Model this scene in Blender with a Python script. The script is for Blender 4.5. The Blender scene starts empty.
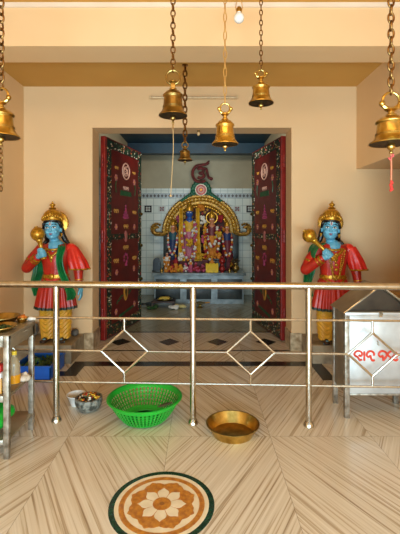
import bpy, bmesh, math, random
from mathutils import Vector, Matrix
from math import sin, cos, pi, radians as R
random.seed(7)
C = bpy.context.scene.collection
S = bpy.context.scene
# ---------------------------------------------------------------- camera, world, light, exposure
cam = bpy.data.cameras.new('camera'); camo = bpy.data.objects.new('camera', cam); C.objects.link(camo)
camo.location = (0, 0, 1.35); camo.rotation_euler = (R(90), 0, 0)
cam.sensor_fit = 'HORIZONTAL'; cam.sensor_width = 36; cam.lens = 36 * 395 / 400
cam.shift_y = -39 / 400; cam.clip_start = 0.05
S.camera = camo
S.view_settings.view_transform = 'Standard'; S.view_settings.look = 'None'
S.view_settings.gamma = 1; S.view_settings.exposure = 0.15
W = bpy.data.worlds.new('daylight'); S.world = W; W.use_nodes = True
bg = W.node_tree.nodes['Background']; bg.inputs[0].default_value = (0.95, 0.97, 1.0, 1); bg.inputs[1].default_value = 0.45
def area(name, loc, rot, sx, sy, power, col):
    l = bpy.data.lights.new(name, 'AREA'); l.shape = 'RECTANGLE'; l.size = sx; l.size_y = sy; l.energy = power; l.color = col
    o = bpy.data.objects.new(name, l); C.objects.link(o); o.location = loc; o.rotation_euler = rot
    return o
area('open_front_daylight', (0.0, -1.6, 0.75), (R(90), 0, 0), 3.4, 1.1, 235, (0.60, 0.85, 1.0))
area('hall_ceiling_lamp', (-0.1, 0.3, 2.95), (R(74), 0, 0), 2.6, 0.3, 15, (1.0, 0.64, 0.30))
area('shrine_fill_light', (0, 5.0, 2.85), (R(88), 0, 0), 1.6, 0.25, 22, (1.0, 0.97, 0.86))  # unseen fill light added to brighten the shrine, no fitting modelled

# ---------------------------------------------------------------- materials
def nt(m): return m.node_tree.nodes, m.node_tree.links
def rgba(c): return (c[0], c[1], c[2], 1)
def srgb(r, g, b):
    f = lambda v: ((v / 255 + .055) / 1.055) ** 2.4 if v > 10 else v / 255 / 12.92
    return (f(r), f(g), f(b))
MATS = {}
def mat(name, col, rough=.5, metal=0, col2=None, scale=20, bump=0, bscale=None, detail=3, lo=.35, hi=.65, spec=None, coat=0, trans=0):
    if name in MATS: return MATS[name]
    m = bpy.data.materials.new(name); m.use_nodes = True; N, L = nt(m); b = N['Principled BSDF']
    b.inputs['Base Color'].default_value = rgba(col); b.inputs['Roughness'].default_value = rough; b.inputs['Metallic'].default_value = metal
    if spec is not None: b.inputs['Specular IOR Level'].default_value = spec
    b.inputs['Coat Weight'].default_value = coat
    b.inputs['Transmission Weight'].default_value = trans
    tc = N.new('ShaderNodeTexCoord')
    no = N.new('ShaderNodeTexNoise'); no.inputs['Scale'].default_value = scale; no.inputs['Detail'].default_value = detail
    L.new(tc.outputs['Object'], no.inputs['Vector'])
    cr = N.new('ShaderNodeValToRGB'); cr.color_ramp.elements[0].position = lo; cr.color_ramp.elements[1].position = hi
    c2 = col2 if col2 else tuple(v * .88 for v in col)
    cr.color_ramp.elements[0].color = rgba(c2); cr.color_ramp.elements[1].color = rgba(col)
    L.new(no.outputs['Fac'], cr.inputs['Fac']); L.new(cr.outputs['Color'], b.inputs['Base Color'])
    if bump:
        n2 = N.new('ShaderNodeTexNoise'); n2.inputs['Scale'].default_value = bscale or scale; n2.inputs['Detail'].default_value = 4
        L.new(tc.outputs['Object'], n2.inputs['Vector'])
        bp = N.new('ShaderNodeBump'); bp.inputs['Strength'].default_value = bump; bp.inputs['Distance'].default_value = .01
        L.new(n2.outputs['Fac'], bp.inputs['Height']); L.new(bp.outputs['Normal'], b.inputs['Normal'])
    MATS[name] = m; return m
def M_(N, L, op, a, b=None, c=None):
    n = N.new('ShaderNodeMath'); n.operation = op
    for i, v in enumerate((a, b, c)):
        if v is None: continue
        if isinstance(v, (int, float)): n.inputs[i].default_value = v
        else: L.new(v, n.inputs[i])
    return n.outputs[0]
def floor_mat(name='striped_marble', tint=(1, 1, 1)):
    m = bpy.data.materials.new(name); m.use_nodes = True; N, L = nt(m); b = N['Principled BSDF']
    g = N.new('ShaderNodeNewGeometry'); sp = N.new('ShaderNodeSeparateXYZ'); L.new(g.outputs['Position'], sp.inputs[0])
    X, Y = sp.outputs[0], sp.outputs[1]
    A, B = .655, 1.37
    xs = M_(N, L, 'ADD', X, .2 + 8 * A); ys = M_(N, L, 'ADD', Y, -2.56 + 6 * B)
    u = M_(N, L, 'PINGPONG', xs, A); v = M_(N, L, 'PINGPONG', ys, B)
    iu = M_(N, L, 'FLOOR', M_(N, L, 'DIVIDE', xs, A)); iv = M_(N, L, 'FLOOR', M_(N, L, 'DIVIDE', ys, B))
    th = R(30)
    # streak direction: x grows with depth on the left of the medallion
    a = M_(N, L, 'SUBTRACT', M_(N, L, 'MULTIPLY', u, cos(th)), M_(N, L, 'MULTIPLY', v, -sin(th)))
    l = M_(N, L, 'ADD', M_(N, L, 'MULTIPLY', u, -sin(th)), M_(N, L, 'MULTIPLY', v, cos(th)))
    off = M_(N, L, 'ADD', M_(N, L, 'MULTIPLY', iu, 3.17), M_(N, L, 'MULTIPLY', iv, 5.41))
    cb = N.new('ShaderNodeCombineXYZ'); L.new(M_(N, L, 'MULTIPLY', a, 42.), cb.inputs[0]); L.new(M_(N, L, 'MULTIPLY', l, .6), cb.inputs[1]); L.new(off, cb.inputs[2])
    no = N.new('ShaderNodeTexNoise'); no.inputs['Scale'].default_value = 1.6; no.inputs['Detail'].default_value = 5; no.inputs['Roughness'].default_value = .58
    no.inputs['Distortion'].default_value = .12
    L.new(cb.outputs[0], no.inputs['Vector'])
    cr = N.new('ShaderNodeValToRGB'); e = cr.color_ramp.elements
    e[0].position = .28; e[0].color = rgba(srgb(150, 128, 102)); e[1].position = .66; e[1].color = rgba(srgb(224, 213, 196))
    x = e.new(.40); x.color = rgba(srgb(188, 169, 143)); x = e.new(.47); x.color = rgba(srgb(212, 198, 176))
    L.new(no.outputs['Fac'], cr.inputs['Fac'])
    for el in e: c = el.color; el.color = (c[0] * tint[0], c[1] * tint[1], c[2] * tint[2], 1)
    # thin joints between the mitred panels
    du = M_(N, L, 'MINIMUM', u, M_(N, L, 'SUBTRACT', A, u)); dv = M_(N, L, 'MINIMUM', v, M_(N, L, 'SUBTRACT', B, v))
    dj = M_(N, L, 'MINIMUM', du, dv)
    jm = M_(N, L, 'LESS_THAN', dj, .0018)
    mx = N.new('ShaderNodeMix'); mx.data_type = 'RGBA'; L.new(M_(N, L, 'MULTIPLY', jm, .45), mx.inputs['Factor'])
    L.new(cr.outputs[0], mx.inputs['A']); mx.inputs['B'].default_value = rgba(srgb(110, 88, 66))
    L.new(mx.outputs['Result'], b.inputs['Base Color'])
    b.inputs['Roughness'].default_value = .22; b.inputs['Specular IOR Level'].default_value = .45
    return m
def tile_mat():
    m = bpy.data.materials.new('pale_blue_wall_tile'); m.use_nodes = True; N, L = nt(m); b = N['Principled BSDF']
    g = N.new('ShaderNodeNewGeometry'); sp = N.new('ShaderNodeSeparateXYZ'); L.new(g.outputs['Position'], sp.inputs[0])
    cb = N.new('ShaderNodeCombineXYZ'); L.new(M_(N, L, 'ADD', sp.outputs[0], sp.outputs[1]), cb.inputs[0]); L.new(sp.outputs[2], cb.inputs[1])
    br = N.new('ShaderNodeTexBrick'); br.offset = 0; br.squash = 1
    br.inputs['Scale'].default_value = 1; br.inputs['Brick Width'].default_value = .15; br.inputs['Row Height'].default_value = .15
    br.inputs['Mortar Size'].default_value = .005; br.inputs['Mortar Smooth'].default_value = .2
    br.inputs['Color1'].default_value = rgba(srgb(214, 222, 214)); br.inputs['Color2'].default_value = rgba(srgb(226, 230, 222)); br.inputs['Mortar'].default_value = rgba(srgb(166, 178, 174))
    L.new(cb.outputs[0], br.inputs['Vector']); L.new(br.outputs['Color'], b.inputs['Base Color']); b.inputs['Roughness'].default_value = .2
    return m
def dots_mat(name, base, dots, scale=45, thr=.28, rough=.45):
    m = bpy.data.materials.new(name); m.use_nodes = True; N, L = nt(m); b = N['Principled BSDF']
    tc = N.new('ShaderNodeTexCoord'); vo = N.new('ShaderNodeTexVoronoi'); vo.inputs['Scale'].default_value = scale
    L.new(tc.outputs['Object'], vo.inputs['Vector'])
    cr = N.new('ShaderNodeValToRGB'); cr.color_ramp.interpolation = 'CONSTANT'; e = cr.color_ramp.elements
    sep = N.new('ShaderNodeSeparateColor'); L.new(vo.outputs['Color'], sep.inputs[0])
    e[0].position = 0; e[0].color = rgba(dots[0]); e[1].position = .95; e[1].color = rgba(dots[-1])
    for i, d in enumerate(dots[1:]):
        x = e.new((i + 1) / len(dots)); x.color = rgba(d)
    L.new(sep.outputs[0], cr.inputs['Fac'])
    mx = N.new('ShaderNodeMix'); mx.data_type = 'RGBA'
    L.new(M_(N, L, 'LESS_THAN', vo.outputs['Distance'], thr), mx.inputs['Factor']); mx.inputs['A'].default_value = rgba(base); L.new(cr.outputs[0], mx.inputs['B'])
    L.new(mx.outputs['Result'], b.inputs['Base Color']); b.inputs['Roughness'].default_value = rough
    MATS[name] = m; return m
paint = mat('cream_paint', srgb(233, 198, 152), .6, col2=srgb(229, 191, 143), scale=1.3, lo=.3, hi=.7, spec=.25)
paint_pale = mat('pale_cream_paint', srgb(236, 220, 200), .6, scale=2, col2=srgb(226, 208, 186), spec=.25)
ceil_paint = mat('ceiling_paint', srgb(208, 158, 82), .65, col2=srgb(198, 148, 74), scale=1.1, spec=.2)
marble_base = mat('mottled_beige_marble', srgb(204, 182, 148), .3, col2=srgb(146, 120, 86), scale=14, detail=6, lo=.38, hi=.6)
granite = mat('dark_granite', srgb(44, 38, 34), .25, col2=srgb(26, 23, 21), scale=60)
plinth_m = mat('worn_plinth_stone', srgb(166, 148, 120), .5, col2=srgb(112, 94, 70), scale=7, detail=6)
sanct_paint = mat('sanctum_offwhite_paint', srgb(178, 164, 134), .6, col2=srgb(164, 150, 120), scale=2)
blue_paint = mat('sanctum_blue_paint', srgb(14, 62, 82), .5, col2=srgb(9, 44, 62), scale=3)
steel = mat('brushed_stainless_steel', srgb(210, 203, 190), .2, 1, col2=srgb(192, 184, 170), scale=30)
steel_bar = mat('matt_steel_bar', srgb(214, 206, 190), .27, 1, col2=srgb(194, 184, 168), scale=40)
steel_sheet = mat('scratched_steel_sheet', srgb(218, 219, 218), .45, .6, col2=srgb(194, 194, 192), scale=6, detail=6, bump=.04, bscale=14)
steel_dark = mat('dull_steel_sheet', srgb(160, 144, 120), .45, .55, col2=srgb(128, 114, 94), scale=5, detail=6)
iron_grey = mat('worn_grey_steel', srgb(196, 188, 174), .45, .75, col2=srgb(122, 108, 90), scale=18, detail=6)
brass = mat('brass', srgb(216, 184, 106), .28, 1, col2=srgb(172, 138, 66), scale=16, detail=5)
brass_dark = mat('tarnished_brass', srgb(178, 148, 86), .34, 1, col2=srgb(116, 92, 50), scale=14, detail=6)
brass_bright = mat('bright_brass', srgb(228, 196, 114), .25, 1, col2=srgb(198, 160, 78), scale=10)
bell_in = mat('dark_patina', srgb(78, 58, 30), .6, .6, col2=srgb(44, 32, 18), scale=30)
chain_dark = mat('dark_brass_chain', srgb(156, 116, 66), .4, 1, col2=srgb(98, 70, 38), scale=60)
chain_gold = mat('gold_chain', srgb(232, 198, 132), .34, .9, scale=60)
gold = mat('gold_paint', srgb(214, 158, 44), .3, .55, col2=srgb(160, 106, 22), scale=40, detail=4)
gold_arch_m = mat('ornate_gold', srgb(196, 150, 60), .35, .5, col2=srgb(104, 66, 20), scale=26, detail=5, bump=.6, bscale=40)
blue_skin = mat('blue_painted_skin', srgb(110, 180, 204), .35, col2=srgb(92, 164, 192), scale=9)
red_cloth = mat('red_painted_robe', srgb(204, 44, 26), .33, col2=srgb(164, 34, 22), scale=8)
red_bright = mat('bright_red_shawl', srgb(232, 48, 32), .36, col2=srgb(204, 38, 28), scale=10)
green_cloth = mat('green_painted_shawl', srgb(24, 128, 66), .36, col2=srgb(16, 96, 48), scale=8)
dark_hem = mat('dark_green_hem', srgb(28, 46, 30), .5)
yellow_cloth = mat('ochre_painted_dhoti', srgb(226, 170, 52), .36, col2=srgb(204, 144, 36), scale=12)
hair = mat('black_hair', srgb(20, 16, 14), .35)
white_m = mat('white_paint', srgb(240, 236, 228), .4)
black_m = mat('black_paint', srgb(16, 14, 14), .4)
lip_m = mat('rose_lip_paint', srgb(150, 70, 90), .4)
sandal_m = mat('dark_brown_foot_paint', srgb(60, 38, 26), .5)
door_red = mat('dark_red_door', srgb(104, 17, 12), .38, col2=srgb(84, 12, 8), scale=6)
door_edge = mat('red_door_edge', srgb(150, 34, 22), .4, col2=srgb(122, 26, 18), scale=12)
door_border = dots_mat('flowered_border', srgb(22, 36, 26), [srgb(34, 84, 50), srgb(232, 222, 196), srgb(40, 98, 60), srgb(206, 160, 84), srgb(196, 56, 50)], 36, .36)
pink_m = mat('pink_motif', srgb(186, 110, 104), .5)
magenta_m = mat('magenta_motif', srgb(168, 62, 104), .5)
ochre_m = mat('ochre_lettering', srgb(204, 144, 54), .5)
leafgreen_m = mat('dark_green_motif', srgb(26, 82, 46), .5)
om_pink = mat('pale_salmon_emblem', srgb(222, 170, 146), .5)
text_red = mat('orange_red_lettering', srgb(222, 62, 28), .5)
green_plastic = mat('green_plastic', srgb(24, 172, 48), .3, col2=srgb(18, 152, 40), scale=6)
blue_plastic = mat('blue_plastic', srgb(20, 92, 190), .38, col2=srgb(16, 76, 164), scale=6)
leaf_m = mat('dark_green_leaf', srgb(52, 92, 36), .5, col2=srgb(24, 52, 20), scale=30)
stone_bowl_m = mat('speckled_grey_stone', srgb(140, 138, 126), .4, col2=srgb(60, 62, 56), scale=34, detail=6, lo=.42, hi=.6)
white_bowl_m = mat('white_glazed_bowl', srgb(232, 226, 216), .25)
flower_o = dots_mat('mixed_flower_offering', srgb(120, 70, 30), [srgb(222, 120, 24), srgb(230, 180, 50), srgb(170, 40, 30), srgb(236, 226, 200), srgb(70, 90, 40)], 60, .6)
inlay_green = mat('dark_green_marble', srgb(26, 66, 44), .25, col2=srgb(16, 44, 30), scale=40)
inlay_cream = mat('cream_marble', srgb(236, 222, 194), .25, col2=srgb(222, 204, 172), scale=12)
inlay_orange = mat('orange_marble', srgb(200, 134, 44), .28, col2=srgb(166, 100, 34), scale=40)
inlay_brown = mat('brown_marble', srgb(150, 92, 34), .28)
bulb_m = mat('white_glass_bulb', srgb(238, 236, 232), .2)
cord_m = mat('cream_cotton_cord', srgb(190, 156, 106), .8)
red_thread = mat('red_thread', srgb(214, 54, 44), .7)
pink_thread = mat('pink_thread', srgb(222, 130, 96), .7)
tube_m = mat('cream_tube_casing', srgb(222, 190, 144), .4)
altar_m = mat('grey_altar_marble', srgb(138, 148, 148), .3, col2=srgb(96, 106, 108), scale=8, detail=6)
slate_m = mat('dark_slate', srgb(56, 62, 60), .4, col2=srgb(36, 40, 40), scale=9)
floor_m = floor_mat(); floor_s = floor_mat('tinted_shrine_marble', (.50, .54, .46)); tiles_m = tile_mat()  # shrine floor: the same striped marble, tinted darker
M = MATS

# ---------------------------------------------------------------- mesh collector
class MB:
    def __init__(s): s.v = []; s.f = []; s.mi = []; s.cur = 0
    def add(s, vs, fs):
        o = len(s.v); s.v += [tuple(v) for v in vs]
        for f in fs: s.f.append(tuple(i + o for i in f)); s.mi.append(s.cur)
    def box(s, x0, x1, y0, y1, z0, z1, bev=0, mtx=None):
        bm = bmesh.new(); bmesh.ops.create_cube(bm, size=1)
        for v in bm.verts: v.co = Vector(((x0 + x1) / 2 + v.co.x * (x1 - x0), (y0 + y1) / 2 + v.co.y * (y1 - y0), (z0 + z1) / 2 + v.co.z * (z1 - z0)))
        if bev: bmesh.ops.bevel(bm, geom=bm.edges[:], offset=bev, segments=2, profile=.5, affect='EDGES')
        if mtx: bmesh.ops.transform(bm, matrix=mtx, verts=bm.verts)
        bm.verts.index_update(); s.add([v.co for v in bm.verts], [[v.index for v in f.verts] for f in bm.faces]); bm.free()
    def tube(s, pts, r, n=10, closed=False, cap=True, flat=1.0):
        pts = [Vector(p) for p in pts]; k = len(pts); rs = r if isinstance(r, (list, tuple)) else [r] * k
        vs = []; fs = []; prev = None
        for i, p in enumerate(pts):
            if closed: t = pts[(i + 1) % k] - pts[i - 1]
            else: t = pts[min(i + 1, k - 1)] - pts[max(i - 1, 0)]
            t = t.normalized() if t.length > 1e-9 else Vector((0, 0, 1))
            if prev is None:
                a = Vector((0, 0, 1)) if abs(t.z) < .9 else Vector((1, 0, 0)); u = t.cross(a).normalized()
            else:
                u = prev - t * prev.dot(t)
                u = u.normalized() if u.length > 1e-6 else t.orthogonal().normalized()
            prev = u; w = t.cross(u)
            for j in range(n):
                an = 2 * pi * j / n; vs.append(p + u * cos(an) * rs[i] + w * sin(an) * rs[i] * flat)
        for i in range(k if closed else k - 1):
            i2 = (i + 1) % k
            for j in range(n): fs.append((i * n + j, i * n + (j + 1) % n, i2 * n + (j + 1) % n, i2 * n + j))
        if cap and not closed: fs.append(tuple(range(n))[::-1]); fs.append(tuple((k - 1) * n + j for j in range(n)))
        s.add(vs, fs)
    def lathe(s, prof, n=32, o=(0, 0, 0), sx=1, sy=1, closed=False, mtx=None):
        vs = []; fs = []; k = len(prof)
        for (r, z) in prof:
            for j in range(n):
                a = 2 * pi * j / n; p = Vector((r * cos(a) * sx, r * sin(a) * sy, z))
                if mtx: p = mtx @ p
                vs.append(p + Vector(o))
        for i in range(k if closed else k - 1):
            i2 = (i + 1) % k
            for j in range(n): fs.append((i * n + j, i * n + (j + 1) % n, i2 * n + (j + 1) % n, i2 * n + j))
        if not closed:
            if prof[0][0] > 1e-6: fs.append(tuple(range(n))[::-1])
            if prof[-1][0] > 1e-6: fs.append(tuple((k - 1) * n + j for j in range(n)))
        s.add(vs, fs)
    def ell(s, c, r, n=16, m=10, mtx=None):
        r = (r, r, r) if isinstance(r, (int, float)) else r
        vs = [Vector((0, 0, -1))]; fs = []
        for i in range(1, m):
            p = -pi / 2 + pi * i / m
            for j in range(n): a = 2 * pi * j / n; vs.append(Vector((cos(p) * cos(a), cos(p) * sin(a), sin(p))))
        vs.append(Vector((0, 0, 1))); T = len(vs) - 1
        for j in range(n):
            fs.append((0, 1 + (j + 1) % n, 1 + j)); b = 1 + (m - 2) * n; fs.append((b + j, b + (j + 1) % n, T))
        for i in range(m - 2):
            for j in range(n): a = 1 + i * n; fs.append((a + j, a + (j + 1) % n, a + n + (j + 1) % n, a + n + j))
        out = []
        for v in vs:
            q = Vector((v.x * r[0], v.y * r[1], v.z * r[2]))
            if mtx: q = mtx @ q
            out.append(q + Vector(c))
        s.add(out, fs)
    def cap(s, a, b, ra, rb=None, n=12):
        rb = ra if rb is None else rb; a = Vector(a); b = Vector(b)
        s.tube([a, b], [ra, rb], n); s.ell(a, ra, n, 8); s.ell(b, rb, n, 8)
    def chain_caps(s, pts, rs):
        for i in range(len(pts) - 1): s.cap(pts[i], pts[i + 1], rs[i], rs[i + 1])
    def prism(s, poly, z0, z1, mtx=None):
        n = len(poly); vs = [Vector((x, y, z0)) for x, y in poly] + [Vector((x, y, z1)) for x, y in poly]
        if mtx: vs = [mtx @ v for v in vs]
        s.add(vs, [tuple(range(n))[::-1], tuple(range(n, 2 * n))] + [(i, (i + 1) % n, n + (i + 1) % n, n + i) for i in range(n)])
    def ring(s, R_, r, n=24, m=10, o=(0, 0, 0), mtx=None, sx=1, sy=1):
        s.lathe([(R_ + r * cos(2 * pi * k / m), r * sin(2 * pi * k / m)) for k in range(m)], n, o, sx, sy, True, mtx)
    def grid(s, fn, nu, nv, thick=0, wrap=False):
        vs = [Vector(fn(i / nu, j / nv)) for i in range(nu + 1) for j in range(nv + 1)]
        q = [(i * (nv + 1) + j, (i + 1) * (nv + 1) + j, (i + 1) * (nv + 1) + j + 1, i * (nv + 1) + j + 1) for i in range(nu) for j in range(nv)]
        if not thick: s.add(vs, q); return
        N = [Vector((0, 0, 0)) for _ in vs]
        for f in q:
            nn = (vs[f[2]] - vs[f[0]]).cross(vs[f[3]] - vs[f[1]])
            for i in f: N[i] += nn
        o = len(vs); vs2 = [v - (n_.normalized() * thick if n_.length > 1e-12 else Vector((0, 0, 0))) for v, n_ in zip(vs, N)]
        fs = q + [tuple(i + o for i in f[::-1]) for f in q]
        edge = [(i, i + 1) for i in range(nv)] + [(i * (nv + 1) + nv, (i + 1) * (nv + 1) + nv) for i in range(nu)] + [(nu * (nv + 1) + j + 1, nu * (nv + 1) + j) for j in range(nv)] + [((i + 1) * (nv + 1), i * (nv + 1)) for i in range(nu)]
        fs += [(b, a, a + o, b + o) for a, b in edge]
        s.add(vs + vs2, fs)
    def build(s, name, mats, parent=None, smooth=True, ang=40, loc=None, rot=None, label=None):
        me = bpy.data.meshes.new(name); me.from_pydata(s.v, [], s.f)
        for m in (mats if isinstance(mats, (list, tuple)) else [mats]): me.materials.append(m)
        me.polygons.foreach_set('material_index', s.mi); me.update()
        bm = bmesh.new(); bm.from_mesh(me); bmesh.ops.recalc_face_normals(bm, faces=bm.faces); bm.to_mesh(me); bm.free()
        if smooth:
            me.polygons.foreach_set('use_smooth', [True] * len(me.polygons)); me.set_sharp_from_angle(angle=R(ang))
        o = bpy.data.objects.new(name, me); C.objects.link(o)
        if parent: o.parent = parent
        if loc: o.location = loc
        if rot: o.rotation_euler = rot
        if label: o['label'] = label
        return o
    def fused(s, name, m, parent=None, voxel=.006, smooth=3, loc=None, label=None):
        o = s.build(name, m, parent, False)
        md = o.modifiers.new('fuse', 'REMESH'); md.mode = 'VOXEL'; md.voxel_size = voxel
        sm = o.modifiers.new('soften', 'SMOOTH'); sm.factor = .5; sm.iterations = smooth
        dg = bpy.context.evaluated_depsgraph_get()
        me = bpy.data.meshes.new_from_object(o.evaluated_get(dg)); o.modifiers.clear(); old = o.data; o.data = me; bpy.data.meshes.remove(old)
        me.name = name; me.materials.clear(); me.materials.append(m); me.polygons.foreach_set('use_smooth', [True] * len(me.polygons))
        if loc: o.location = loc
        if label: o['label'] = label
        return o
def thing(name, label, cat, loc=(0, 0, 0), rz=0, group=None):
    o = bpy.data.objects.new(name, None); C.objects.link(o); o.location = loc; o.rotation_euler = (0, 0, rz)
    o.empty_display_size = .1; o['label'] = label; o['category'] = cat
    if group: o['group'] = group
    return o
def tag(o, label, cat, group=None, kind=None):
    o['label'] = label; o['category'] = cat
    if group: o['group'] = group
    if kind: o['kind'] = kind
    return o
def struct(o): o['kind'] = 'structure'; return o
def sbox(name, m, *b, parent=None):
    q = MB(); q.box(*b); o = q.build(name, m, parent, False)
    return o if parent else struct(o)
def cat(pts, n=6):   # Catmull-Rom through points
    P = [Vector(p) for p in pts]; out = []
    for i in range(len(P) - 1):
        a = P[max(i - 1, 0)]; b = P[i]; c = P[i + 1]; d = P[min(i + 2, len(P) - 1)]
        for k in range(n):
            t = k / n; out.append(.5 * ((2 * b) + (c - a) * t + (2 * a - 5 * b + 4 * c - d) * t * t + (3 * b - a - 3 * c + d) * t ** 3))
    out.append(P[-1]); return out

# ---------------------------------------------------------------- the setting
WY = 4.37; WB = 4.65; SB = 8.0
sbox('floor', floor_m, -5, 5, -3, 5.12, -.1, 0)
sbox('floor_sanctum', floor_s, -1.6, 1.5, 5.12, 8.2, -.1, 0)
sbox('wall_left', paint, -2.1, -1.95, -1.2, WB, 0, 3.2)
q = MB()
q.box(-1.95, -1.19, WY, WB, 0, 2.915); q.box(1.012, 3.2, WY, WB, 0, 2.915); q.box(-1.19, 1.012, WY, WB, 2.46, 2.915)
struct(q.build('wall_back', paint, None, False))
sbox('wall_right', paint, 1.73, 1.88, -1.2, 3.34, 0, 3.2)
sbox('wall_right_passage', paint, 2.75, 2.9, 3.2, WB, 0, 3.2)
sbox('wall_front_passage', paint, 1.88, 2.75, 3.2, 3.34, 0, 3.2)
sbox('ceiling', ceil_paint, -2.1, 3.35, 3.2, WB, 2.915, 3.25)
q = MB(); q.box(-2.1, 3.35, -1.2, 3.04, 3.08, 3.25); struct(q.build('ceiling_front', ceil_paint, None, False))
sbox('trim_1', paint, -1.95, 3.2, 3.04, 3.34, 2.75, 3.25)
q = MB(); q.box(-1.95, 3.2, 3.025, 3.04, 3.045, 3.08); struct(q.build('trim_2', paint_pale, None, False))
sbox('trim_3', paint, 1.73, 2.3, 3.34, WY, 2.0, 2.915)                # low side beam
# sanctum shell
sbox('wall_sanctum_left', sanct_paint, -1.5, -1.35, WB, SB + .15, 0, 2.93)
sbox('wall_sanctum_right', sanct_paint, 1.2, 1.35, WB, SB + .15, 0, 2.93)
sbox('wall_sanctum_back', sanct_paint, -1.5, 1.35, SB, SB + .15, 0, 2.93)
sbox('ceiling_sanctum', blue_paint, -1.5, 1.35, WB, SB + .15, 2.93, 3.1)
sbox('trim_4', blue_paint, -1.35, 1.2, 7.35, 7.55, 2.74, 2.93)
sbox('trim_5', tiles_m, -1.35, 1.2, SB - .012, SB, 0, 2.15)           # tile dado
sbox('trim_6', tiles_m, -1.35, -1.338, WB, SB - .012, 0, 2.15)
sbox('trim_7', tiles_m, 1.188, 1.2, WB, SB - .012, 0, 2.15)
# frieze of small dark shapes along the tiles
q = MB()
q.cur = 0; q.box(-1.338, 1.188, SB - .016, SB - .012, 1.955, 2.055)
q.cur = 1
k = 0; x = -1.32
while x < 1.16:
    q.prism([(x, 2.0), (x + .03, 2.035), (x + .06, 2.0), (x + .03, 1.965)], 0, .003, Matrix.Translation((0, SB - .016, 0)) @ Matrix.Rotation(R(90), 4, 'X'))
    x += .075
struct(q.build('trim_8', [mat('frieze_pale', srgb(176, 186, 188), .3), mat('frieze_dark', srgb(88, 84, 84), .3)], None, False))
# decorated tiles set in the wall
q = MB()
for (xx, dark) in ((-1.05, 1), (-.77, 0), (.75, 0), (1.01, 1)):
    q.cur = 1 if dark else 0; q.box(xx - .072, xx + .072, SB - .017, SB - .012, 1.665, 1.805)
    q.cur = 0 if dark else 2; RM = Matrix.Translation((xx, SB - .017, 1.735)) @ Matrix.Rotation(R(90), 4, 'X')
    for a in range(4):
        an = a * pi / 2 + pi / 4; cx, cy = cos(an) * .034, sin(an) * .034
        q.prism([(cx + .022 * cos(t * pi / 3), cy + .022 * sin(t * pi / 3)) for t in range(6)], 0, .003, RM)
    q.cur = 2 if dark else 1; q.prism([(.013 * cos(t * pi / 3), .013 * sin(t * pi / 3)) for t in range(6)], 0, .004, RM)
struct(q.build('trim_9', [mat('tile_cream', srgb(200, 204, 196), .3), mat('tile_black', srgb(26, 26, 28), .3), mat('tile_maroon', srgb(128, 66, 62), .3)], None, False))
# skirtings and floor inlays
sbox('baseboard_left', marble_base, -1.28, -1.175, WY - .014, WY, 0, .19)
sbox('baseboard_right', marble_base, .998, 1.12, WY - .014, WY, 0, .19)
sbox('baseboard_left_jamb', marble_base, -1.19, -1.176, WY, WB - .005, 0, .19)
sbox('baseboard_right_jamb', marble_base, .998, 1.012, WY, WB - .005, 0, .19)
q = MB()
Z0, Z1 = 0, .0015
for a in ((-1.13, 1.09, 3.86, 3.99), (-1.26, -1.13, 3.60, 3.99), (1.09, 1.21, 3.50, 3.99), (-1.95, -1.26, 3.60, 3.72), (1.21, 2.3, 3.50, 3.62)): q.box(a[0], a[1], a[2], a[3], Z0, Z1)
struct(q.build('trim_10', granite, None, False))
q = MB(); q.box(-1.17, .99, 4.335, 4.365, 0, Z1); q.box(-1.17, 1.0, 5.10, 5.14, 0, Z1)
for xx in (-.941, -.367, .207, .781): q.prism([(xx - .125, 4.68), (xx, 4.535), (xx + .125, 4.68), (xx, 4.825)], 0, Z1)
struct(q.build('trim_11', granite, None, False))
plL = sbox('trim_12', plinth_m, -1.95, -1.28, 3.925, WY, 0, .183)
plR = sbox('trim_13', plinth_m, 1.12, 1.85, 3.925, WY, 0, .183)

# round marble medallion set in the floor
t = thing('floor_medallion', 'round flower medallion of white, orange and green marble inlaid in the floor', 'floor inlay', (-.186, 1.931, 0))
def disc(r0, r1, z, name, m, n=64):
    q = MB()
    if r0: q.lathe([(r0, 0), (r0, z), (r1, z), (r1, 0)], n, closed=True)
    else: q.lathe([(r1, 0), (r1, z), (0, z)], n)
    return q.build(name, m, t, True, 30)
disc(.230, .257, .0012, 'green_ring', inlay_green); disc(.209, .230, .0012, 'cream_ring', inlay_cream)
disc(.183, .209, .0012, 'orange_ring', inlay_orange); disc(0, .183, .0012, 'cream_disc', inlay_cream)
def petal(shape, z0, z1, name, m, ang):
    q = MB(); q.prism([(r * cos(ang + a) , r * sin(ang + a)) for r, a in shape], z0, z1); q.build(name, m, t, False)
osh = [(.05, -.392), (.146, -.392), (.150, -.33), (.157, -.25), (.160, -.17), (.160, -.11), (.166, -.06), (.172, 0)]
osh = osh + [(r, -a) for r, a in osh[::-1][1:]]
wsh = [(.03, -.365), (.080, -.365), (.092, -.31), (.099, -.23), (.104, -.13), (.112, -.05), (.119, 0)]
wsh = wsh + [(r, -a) for r, a in wsh[::-1][1:]]
for k in range(8): petal(osh, .0012, .0018, 'orange_petal', inlay_orange, k * pi / 4 + pi / 8)
for k in range(8): petal(wsh, .0018, .0024, 'white_petal', inlay_cream, k * pi / 4)
disc(0, .045, .0028, 'centre_disc', inlay_orange); disc(0, .012, .0032, 'centre_dot', inlay_brown)

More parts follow.
